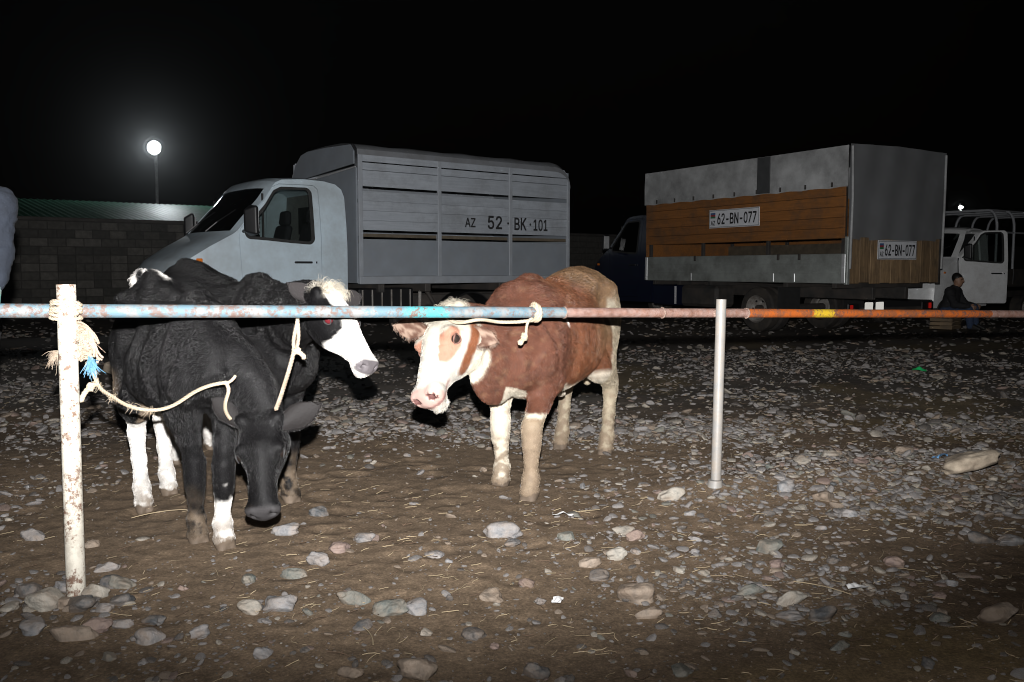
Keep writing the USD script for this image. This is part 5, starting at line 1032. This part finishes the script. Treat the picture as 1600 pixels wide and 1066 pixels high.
# man standing at the left edge, arm hanging, knitted teal gloves
aD = 4.4; shr = P(-6, 320, aD); elr = P(-3, 392, aD - .04); wrr = P(-6, 438, aD - .10); fdl = unit([-.25, .95, 0]); ltl = unit(np.cross([0, 0, 1], fdl)); pz = gz(shr[0], shr[1])
cxl = shr + ltl * .20
person('person', 'standing person in a slate blue jacket and teal gloves, cut off by the picture edge', dict(
    shr=shr, elr=elr, wrr=wrr, shl=shr + ltl * .40, ell=shr + ltl * .46 - [0, 0, .27], wrl=shr + ltl * .44 - [0, 0, .50] + fdl * .06, chest=[cxl[0], cxl[1], shr[2] - .14], neck=[cxl[0], cxl[1], shr[2] + .06], head=np.array([cxl[0], cxl[1], shr[2] + .21]) + fdl * .03,
    pelvis=[cxl[0], cxl[1], shr[2] - .56], hipl=[*(cxl[:2] + ltl[:2] * .10), shr[2] - .60], hipr=[*(cxl[:2] - ltl[:2] * .07), shr[2] - .60], knl=[*(cxl[:2] + ltl[:2] * .12), pz + .50], knr=[*(cxl[:2] - ltl[:2] * .05), pz + .50], anl=[*(cxl[:2] + ltl[:2] * .12), pz + .085], anr=[*(cxl[:2] - ltl[:2] * .03), pz + .085]),
    fdl, dict(skin='skin', jacket='jacket_blue', trousers='trousers_dark'), glove='teal_knit')
# man seated on a crate beside the open door
hd_ = P(1497, 438, 17.4); fdr = unit([.72, -.69, 0]); ltr = unit(np.cross([0, 0, 1], fdr)); bs = hd_ - fdr * .16; sz = gz(bs[0], bs[1]); bs = np.array([bs[0], bs[1], 0.0]); at = lambda f, l, z: bs + fdr * f + ltr * l + [0, 0, z]
person('person', 'man in a black jacket and jeans seated before the open door of the white truck', dict(
    head=hd_, neck=hd_ - fdr * .035 - [0, 0, .15], chest=at(.06, 0, hd_[2] - .33), shl=at(.08, .21, hd_[2] - .22), shr=at(.08, -.21, hd_[2] - .22), ell=at(.20, .29, hd_[2] - .46), elr=at(.20, -.29, hd_[2] - .46), wrl=at(.42, .20, hd_[2] - .50), wrr=at(.42, -.20, hd_[2] - .50),
    pelvis=at(-.05, 0, .36), hipl=at(-.02, .10, .345), hipr=at(-.02, -.10, .345), knl=at(.42, .15, .44), knr=at(.42, -.15, .44), anl=at(.46, .14, sz + .09), anr=at(.46, -.14, sz + .09)), fdr, dict(skin='skin', jacket='jacket_black', trousers='jeans_blue'))
cr = thing('wooden_crate', 'low slatted wooden crate that the man in the black jacket sits on', 'crate', (bs[0], bs[1], sz), math.atan2(fdr[1], fdr[0]))
for k in range(3):
    z = .02 + k * .075
    for s in (1, -1):
        obj('slat', bevel_box(-.24, .16, min(s * .27, s * .285), max(s * .27, s * .285), z, z + .06, .003), 'crate_wood', cr); obj('slat', bevel_box(-.04 + s * .20 - .008, -.04 + s * .20 + .008, -.265, .265, z, z + .06, .003), 'crate_wood', cr)
for k in range(5): obj('slat', bevel_box(-.24 + k * .082, -.24 + k * .082 + .07, -.29, .29, .238, .254, .003), 'crate_wood', cr)

# ---------------------------------------------------------------- stones
sg_ = np.random.default_rng(17)
def stone_mesh(w, l, h, g, sub=2, rough=.25):
    m = trimesh.creation.icosphere(sub, 1.0); v = m.vertices; e = g.uniform(2.1, 2.9); v = v / (np.abs(v) ** e).sum(1, keepdims=True) ** (1 / e)
    v = v * (1 + rough * (meshkit.noise(v * 1.3 + g.uniform(0, 50, 3), 1) - .5)[:, None] * 2 + .16 * (rough / .32) * (meshkit.noise(v * 3.2 + g.uniform(0, 50, 3), 2) - .5)[:, None] + .05 * (rough / .32) ** 2 * (meshkit.noise(v * 8 + g.uniform(0, 50, 3), 3) - .5)[:, None])
    for k in range(3):
        d_ = unit(g.normal(size=3)); q_ = v @ d_; v = v - np.maximum(0, q_ - g.uniform(.6, .92))[:, None] * d_ * .8
    sk = g.uniform(-.25, .25, 2); v = v * (1 + sk[0] * v[:, :1]) * [w / 2, l / 2, h / 2]; m.vertices = v; return m
def place_stone(x, y, w, asp, hf, kind, g, label, group, sink=.30, yaw=None, cat='stone', name='stone', rough=.32):
    m = stone_mesh(w, w * asp, w * hf, g, 3, rough); a = g.uniform(-.25, .25, 2); m.apply_transform(trimesh.transformations.euler_matrix(a[0], a[1], g.uniform(0, 6.28) if yaw is None else yaw))
    m.apply_translation((0, 0, 0)); z = gz(x, y) - m.vertices[:, 2].min() * 1.0 - w * hf * sink; m.apply_translation((x, y, z)); obj(name, m, 'stone_' + kind if 'stone_' + kind in MAT else kind, smooth=True, label=label, cat=cat, group=group)
PICK = [  # px, py (where it sits), width in px, how deep against its width, colour, label
 (63, 942, 52, .75, 'pale', 'large smooth pale oval stone just left of the foot of the left post'), (119, 948, 36, 1.0, 'dark', 'dark slate stone leaning in front of the foot of the left post'), (92, 940, 40, .45, 'brown', 'long brown stone between the pale oval stone and the left post'),
 (147, 925, 38, .7, 'pale', 'cream flattish stone just right of the foot of the left post'), (193, 910, 34, .6, 'greenish', 'pale green stone right of the left post, topmost of its pile'), (166, 908, 30, 1.0, 'dark', 'dark grey stone behind the cream stone at the left post'), (97, 913, 30, .8, 'grey', 'grey stone tucked behind the foot of the left post'),
 (182, 935, 30, 1.0, 'dark', 'dark stone at the right end of the pile round the left post'), (160, 947, 24, .8, 'grey', 'small round grey stone in front of the cream stone at the left post'), (40, 920, 34, .8, 'dark', 'dark greenish stone farthest left in the pile at the left post'), (48, 980, 32, 1.1, 'grey', 'knobbly grey stone in front of the pale oval stone'),
 (105, 993, 58, .4, 'brown', 'long dull brown stone lying in front of the left post'), (186, 972, 32, .7, 'grey', 'oval grey stone in the mud in front of the left post pile'), (228, 998, 44, .8, 'grey', 'large mottled grey cobble right of the long brown stone'), (236, 968, 28, .8, 'dark', 'dark tilted stone behind the large mottled grey cobble'), (150, 982, 40, .6, 'reddish', 'reddish flat stone under the oval grey stone'), (308, 990, 26, 1.0, 'grey', 'pale grey pebble standing up alone left of the centre foreground'), (6, 945, 22, 1.2, 'pale', 'pale stone cut off by the picture edge left of the left post'),
 (168, 884, 36, .5, 'grey', 'blue grey flat stone lying alone behind the left post pile'), (50, 842, 30, .6, 'grey', 'flat grey stone alone on the mud left of the post'), (448, 830, 40, .5, 'grey', 'smooth pale grey stone just right of the muzzle of the calf'), (495, 800, 30, .7, 'dark', 'dark flat stone right of the pale grey stone by the calf'),
 (567, 840, 30, 1.0, 'grey', 'upright light grey stone standing in the middle of the mud'), (524, 856, 30, .9, 'reddish', 'pinkish stone left of the upright light grey stone'), (682, 866, 28, .9, 'grey', 'round speckled grey stone alone between two stone groups'), (784, 834, 56, .6, 'grey', 'large oval blue grey stone lying in front of the brown bull'), (802, 848, 24, .6, 'dark', 'small dark stone pressed against the large blue grey stone'), (881, 838, 24, .9, 'greenish', 'round greenish stone right of the large blue grey stone'),
 (462, 894, 44, .45, 'greenish', 'long greenish stone of the row below the calf'), (492, 876, 34, .6, 'grey', 'light greenish grey stone at the upper end of the row below the calf'), (432, 950, 46, .8, 'grey', 'pocked light grey stone left of the foreground centre'), (384, 952, 36, .7, 'pale', 'pale cracked stone beside the pocked grey stone'), (552, 936, 46, .5, 'greenish', 'long light green stone with a twist of yellow straw'), (612, 952, 52, .7, 'greenish', 'angular grey green rock, left of two lying together'), (646, 950, 40, .8, 'grey', 'angular grey rock, right of two lying together'),
 (568, 975, 26, 1.0, 'dark', 'black stone in front of the angular grey green rock'), (735, 985, 34, .9, 'dark', 'dark round cobble alone in the foreground centre'), (764, 928, 34, .9, 'brown', 'beige lumpy stone behind the dark round cobble'), (820, 910, 22, 1.1, 'reddish', 'purplish egg shaped stone standing on its end'), (989, 930, 56, .7, 'brown', 'large flat tan stone in the middle foreground'), (1018, 955, 40, .5, 'brown', 'long brown stone behind the large flat tan stone'), (966, 868, 32, .5, 'pale', 'white oval stone in the row right of centre'), (934, 898, 30, .7, 'dark', 'dark blue grey stone in the row right of centre'), (918, 880, 32, .7, 'brown', 'brown stone left of the white oval stone'),
 (980, 828, 34, .9, 'pale', 'whitest stone of the cluster left of the right post'), (992, 838, 28, .6, 'reddish', 'orange brown stone in front of the whitest stone'), (1047, 782, 44, .5, 'pale', 'cream rock leaning up left of the foot of the right post'), (1205, 860, 38, .8, 'greenish', 'large smooth green grey stone alone right of the right post'), (1180, 920, 40, .5, 'greenish', 'long olive stone lying in front of the smooth green grey stone'), (1283, 965, 42, .6, 'dark', 'dark slate stone with a wet sheen right of centre foreground'), (1240, 962, 36, .6, 'grey', 'speckled grey stone left of the dark slate stone'), (1232, 938, 46, .4, 'pale', 'flat pale slab stone lying behind the speckled grey stone'),
 (1255, 745, 26, .8, 'pale', 'pale pinkish stone at the left of the far stone row'), (1298, 726, 28, .6, 'pale', 'cream stone on the crest of the far stone row'), (1345, 742, 24, .8, 'reddish', 'pinkish round stone on the far stone row'), (1225, 775, 26, .8, 'grey', 'blue grey stone right of the right post'), (1290, 785, 34, .8, 'brown', 'dark brown rounded rock in straw right of the right post'), (1330, 805, 26, .9, 'grey', 'grey rock beside the dark brown rounded rock'), (1412, 718, 30, .6, 'brown', 'flat brown stone right end of the far stone row'), (1536, 845, 34, .6, 'dark', 'black wet stone near the right picture edge'), (1585, 850, 34, .6, 'grey', 'light grey stone at the right picture edge'), (1400, 882, 30, .6, 'reddish', 'reddish long stone right of the straw patch'), (1565, 975, 56, .5, 'brown', 'flat sandy stone low at the right side'), (1470, 970, 28, .7, 'greenish', 'small olive stone beside the flat sandy stone'), (1312, 1012, 28, .5, 'greenish', 'small smooth olive stone alone low on the right'),
 (655, 1050, 56, 1.0, 'brown', 'big rough brown rock cut by the bottom edge of the picture'), (840, 1045, 44, .5, 'dark', 'dark blue stone right of the big rough brown rock'), (550, 1052, 36, .5, 'brown', 'long tan stone left of the big rough brown rock'), (640, 1042, 30, .6, 'grey', 'grey stone behind the big rough brown rock'), (875, 1058, 22, .9, 'grey', 'bluish round stone low in the picture centre'),
]
taken = []
for px, py, w, asp, kind, lab in PICK:
    q = G(px, py); D = np.linalg.norm(q - [0, 0, CAM_H]); wm = w * D / FOC * 1.0; place_stone(q[0], q[1] + wm * asp * .25, wm, asp, sg_.uniform(.45, .62), kind, sg_, lab, None, sink=sg_.uniform(.25, .42), yaw=sg_.uniform(-.4, .4)); taken.append((q[0], q[1], wm))
q = G(1508, 748); place_stone(q[0], q[1], .27, .95, .42, 'boulder', sg_, 'large crusty sand coloured rock on the mud at the far right', None, sink=.25, yaw=.1, cat='rock', name='rock', rough=.42)
q = G(172, 588); place_stone(q[0] + .1, q[1], .36, .7, .62, 'boulder', sg_, 'big beige boulder on the ground behind the left post and the calf', None, sink=.12, yaw=.3, cat='rock', name='boulder', rough=.35)
kinds = list(STONE); kp = [.40, .15, .16, .13, .06, .10]
def density(x, y):
    p = np.stack([x, y, 0 * x], -1); n = meshkit.fbm(p * .9, 3, 71); far = np.clip((y - 6.0) / 1.2, 0, 1)
    d = (.22 + 1.5 * np.clip((n - .47) * 5, 0, 1)) * (1 - far) + far * (.38 + 1.5 * np.clip((n - .44) * 5, 0, 1))
    d += 2.6 * np.exp(-((x - 1.7 - .55 * (y - 5)) / 1.3) ** 2 - ((y - 5.1 - .25 * (x - 1.5)) / .45) ** 2) + 1.1 * np.exp(-((x + 1.75) / .35) ** 2 - ((y - 3.25) / .25) ** 2) + .9 * np.exp(-((x - .55) / .6) ** 2 - ((y - 4.0) / .35) ** 2)
    return d * (1 - .93 * bareness(x, y))
def scatter(n, y0, y1, spread, seed, pw=1.0):
    g = np.random.default_rng(seed); y = y0 + (y1 - y0) * g.random(n * 6) ** pw; x = g.uniform(-1, 1, n * 6) * (y * spread + .4); k = g.random(n * 6) < density(x, y) / 1.6; return x[k][:n], y[k][:n], g
MARKS = [(footA[:2], 'the foot of the left post'), (footB[:2], 'the foot of the right post'), (XY(224, 790), 'the white hind hooves of the calf'), (XY(330, 845), 'the front hooves of the calf'), (XY(452, 778), 'the grey front hoof of the black cow'), (XY(829, 772), 'the front hooves of the brown bull'), (XY(910, 702), 'the hind hooves of the brown bull'), (G(1508, 748)[:2], 'the crusty sand coloured rock'), (G(172, 588)[:2], 'the big beige boulder'), (G(1338, 922)[:2], 'the crumpled white paper'), (G(871, 932)[:2], 'the small white paper scrap')]
SHORT = {0: 'the large pale oval stone', 11: 'the long dull brown stone', 13: 'the large mottled grey cobble', 18: 'the lone blue grey flat stone', 20: 'the smooth pale grey stone by the muzzle', 22: 'the upright light grey stone', 24: 'the round speckled grey stone', 25: 'the large oval blue grey stone', 30: 'the pocked light grey stone', 33: 'the angular grey green rock', 36: 'the dark round cobble', 39: 'the large flat tan stone', 41: 'the white oval stone', 44: 'the whitest stone', 46: 'the cream leaning rock', 47: 'the smooth green grey stone', 48: 'the long olive stone', 49: 'the dark slate stone', 53: 'the cream stone on the crest', 56: 'the dark brown rock in straw', 59: 'the black wet stone', 62: 'the flat sandy stone', 64: 'the lone olive stone', 65: 'the big rough brown rock', 66: 'the dark blue stone', 61: 'the reddish long stone'}
for i_, t_ in SHORT.items(): MARKS.append((G(PICK[i_][0], PICK[i_][1])[:2], t_))
used_labels = set()
def stone_label(a, b, w, asp, k):
    size = 'tiny' if w < .034 else 'small' if w < .043 else 'mid-sized' if w < .056 else 'big'; form = 'round' if asp > .82 else 'oval' if asp > .64 else 'long'; near_ = sorted(MARKS, key=lambda m: math.hypot(m[0][0] - a, m[0][1] - b))[:6]
    def rel(m):
        dx, dy = a - m[0][0], b - m[0][1]; r = math.hypot(dx, dy); d_ = 'right beside' if r < .14 else None
        side = ('right of' if dx > 0 else 'left of') if abs(dx) > abs(dy) else ('behind' if dy > 0 else 'in front of'); far_ = 'just ' if r < .3 else '' if r < .6 else 'well ' if r < 1.1 else 'far '; return d_ or far_ + side
    col_ = {'pale': 'pale cream'}.get(k, k)
    for sz in ('', size + ' '):
        for m in near_[:3]:
            for f_ in ('', form + ' '):
                t_ = f'{sz}{f_}{col_} stone {rel(m)} {m[1]}'
                if t_ not in used_labels: used_labels.add(t_); return t_
    for m in near_[1:]:
        t_ = f'{size} {form} {col_} stone {rel(near_[0])} {near_[0][1]}, {rel(m)} {m[1]}'
        if t_ not in used_labels: used_labels.add(t_); return t_
x, y, g = scatter(230, 2.55, 6.6, .60, 91, 1.15)
for a, b in zip(x, y):
    if any(math.hypot(a - p[0], b - p[1]) < p[2] * .6 + .03 for p in taken): continue
    w = g.uniform(.026, .062) * (1.25 if g.random() < .12 else 1); k = kinds[g.choice(6, p=kp)]; asp_ = g.uniform(.5, .95); place_stone(a, b, w, asp_, g.uniform(.4, .65), k, g, stone_label(a, b, w, asp_, k), 'river stones strewn on the mud', sink=g.uniform(.28, .5)); taken.append((a, b, w))
# gravel and cobbles beyond counting
grav = UsdGeom.PointInstancer.Define(stage, '/World/gravel'); tag(grav.GetPrim(), 'countless grey river cobbles and gravel bedded in the ground', 'gravel', kind='stuff')
tg, pid = [], []
for k in kinds:
    for v_ in range(3):
        m = stone_mesh(1, sg_.uniform(.55, .9), sg_.uniform(.28, .5), sg_, 2 if v_ < 2 else 1); pth = numbered('/World/gravel/pebble'); usdkit.mesh(stage, pth, m, MAT['stone_' + k], smooth=True); tg.append(pth)
grav.CreatePrototypesRel().SetTargets([Sdf.Path(t) for t in tg])
def quat(g, n):
    yaw = g.uniform(0, 2 * math.pi, n); a, b = g.normal(size=(2, n)) * .16; q = np.stack([np.cos(yaw / 2), a, b, np.sin(yaw / 2)], 1); return q / np.linalg.norm(q, axis=1, keepdims=True)
PP, QQ, SS, II = [], [], [], []
for n, y0, y1, sp, seed, s0, s1, pw in ((5200, 6.3, 13.5, .66, 201, .035, .12, 1.15), (16000, 6.0, 13.0, .66, 202, .014, .045, 1.15), (2600, 13.0, 22.0, .66, 203, .05, .14, 1.0), (5500, 2.4, 6.6, .62, 204, .010, .034, 1.0), (2500, 2.4, 7.0, .62, 207, .022, .062, 1.0), (1100, 4.2, 6.6, .5, 208, .03, .08, 1.0), (9000, 2.4, 6.8, .62, 205, .004, .013, 1.0)):
    x, y, g = scatter(n, y0, y1, sp, seed, pw)
    if s1 < .02: x = np.r_[x, g.uniform(-1, 1, 5000) * 3.2]; y = np.r_[y, g.uniform(2.4, 7, 5000)]
    m = len(x); s = s0 + (s1 - s0) * g.random(m) ** 2.0; z = ground_z(x, y) + s * g.uniform(-.10, .10, m); PP.append(np.c_[x, y, z]); QQ.append(quat(g, m)); SS.append(s)
    kk = g.choice(6, m, p=[.48, .08, .20, .14, .04, .06]); II.append(kk * 3 + g.integers(0, 3, m))
PP, QQ, SS, II = np.vstack(PP), np.vstack(QQ), np.concatenate(SS), np.concatenate(II)
grav.CreatePositionsAttr(Vt.Vec3fArray.FromNumpy(PP.astype(np.float32))); grav.CreateScalesAttr(Vt.Vec3fArray.FromNumpy(np.repeat(SS[:, None], 3, 1).astype(np.float32))); grav.CreateProtoIndicesAttr(Vt.IntArray.FromNumpy(II.astype(np.int32)))
grav.CreateOrientationsAttr(Vt.QuathArray([Gf.Quath(float(a), float(b), float(c), float(d)) for a, b, c, d in QQ]))
# straw and twigs trodden into the mud
g = np.random.default_rng(33); sw, tw = [], []
for k in range(3600):
    y = g.uniform(2.4, 9.5); x = g.uniform(-.62, .62) * y
    if meshkit.fbm(np.array([[x * .9, y * .9, 4.0]]), 3, 51)[0] + (.10 if x > .5 else 0) < g.uniform(.34, .62): continue
    L_ = g.uniform(.012, .06) * (2.2 if g.random() < .06 else 1); a = g.normal(0, .9); dv = np.array([math.cos(a), math.sin(a)]); bend = g.normal() * .12 * L_; t = np.linspace(-.5, .5, 4)
    pts = np.stack([x + dv[0] * L_ * t - dv[1] * bend * (t * t * 4), y + dv[1] * L_ * t + dv[0] * bend * t * t * 4, np.zeros(4)], 1); pts[:, 2] = ground_z(pts[:, 0], pts[:, 1]).max() + .003 + g.uniform(0, .012) * (t + .5); (sw if g.random() < .6 else tw).append(tube(pts, g.uniform(.0006, .0015), 4))
obj('straw', cat_(sw), 'straw_yellow', kind='stuff', label='yellow straw scattered and trodden over the mud', cat='straw')
obj('twigs', cat_(tw), 'twig_brown', kind='stuff', label='thin brown twigs and stalks scattered over the mud', cat='twigs')
for px0, py0, px1, py1, lab in ((205, 803, 292, 797, 'long straight straw stalk lying behind the front hooves of the calf'), (560, 972, 583, 1005, 'upright straw stalk stuck in the mud of the foreground'), (1240, 905, 1330, 930, 'long bent straw in the straw patch on the right')):
    a, b = G(px0, py0), G(px1, py1); m_ = (a + b) / 2 + [.01, .012, 0]; obj('straw_stalk', tube(spline([a + [0, 0, gz(*a[:2]) + .008], m_ * [1, 1, 0] + [0, 0, gz(*m_[:2]) + .012], b + [0, 0, gz(*b[:2]) + .01]], 8), .0019, 6), 'straw_yellow', smooth=True, label=lab, cat='straw')
# litter
def scrap(px, py, w, h, mt, label, cat, name, seed, lift=.012):
    g = np.random.default_rng(seed); q = G(px, py); n = 9; u, v = np.meshgrid(np.linspace(-.5, .5, n), np.linspace(-.5, .5, n), indexing='ij'); p = np.stack([u.ravel() * w, v.ravel() * h, 0 * u.ravel()], 1)
    p[:, 2] = (meshkit.noise(p / max(w, h) * 3.2 + seed, 3)) * max(w, h) * .45; e = 1 - .25 * (np.abs(u.ravel()) * 2) ** 3 * meshkit.noise(p * 60, 2); p[:, 1] *= e; i, j = np.meshgrid(np.arange(n - 1), np.arange(n - 1), indexing='ij'); k = (i * n + j).ravel()
    top = trimesh.Trimesh(p, np.vstack([np.stack([k, k + n, k + n + 1], 1), np.stack([k, k + n + 1, k + 1], 1)]), process=False); bot = top.copy(); bot.vertices -= [0, 0, .0012]; bot.invert(); m = cat_([top, bot]); m.apply_transform(trimesh.transformations.rotation_matrix(g.uniform(-.6, .6), [0, 0, 1])); m.apply_translation((q[0], q[1], gz(*q[:2]) + lift * .3)); obj(name, m, mt, smooth=True, label=label, cat=cat)
scrap(1338, 922, .075, .05, 'paper_white', 'crumpled white paper scrap in the straw on the right', 'paper', 'paper_scrap', 1)
scrap(871, 932, .035, .05, 'paper_white', 'small white paper scrap left of the large flat tan stone', 'paper', 'paper_scrap', 2)
scrap(1436, 584, .15, .07, 'plastic_green', 'bright green plastic scrap on the far gravel', 'plastic', 'plastic_scrap', 3)
scrap(1467, 732, .10, .06, 'plastic_blue', 'pale blue plastic scrap beside the crusty sand coloured rock', 'plastic', 'plastic_scrap', 4)
scrap(880, 806, .11, .015, 'paper_white', 'thin white strip of litter in front of the brown bull', 'litter', 'litter_strip', 5)

# ---------------------------------------------------------------- thin dusty night air
hz = bevel_box(-90, 90, -20, 110, -1.0, 9.0); hm = usdkit.mesh(stage, '/World/haze', hz, None)
usdkit.material(stage, '/World/Looks/night_air', {"v": ("principled_volume", {"color": (.9, .93, .95), "density": .0012, "anisotropy": .95})}, [], volume="v.volume")
UsdShade.MaterialBindingAPI.Apply(hm.GetPrim()).Bind(UsdShade.Material.Get(stage, '/World/Looks/night_air')); tag(hm.GetPrim(), kind='stuff', label='thin dusty night air glowing faintly round the floodlight', cat='haze')
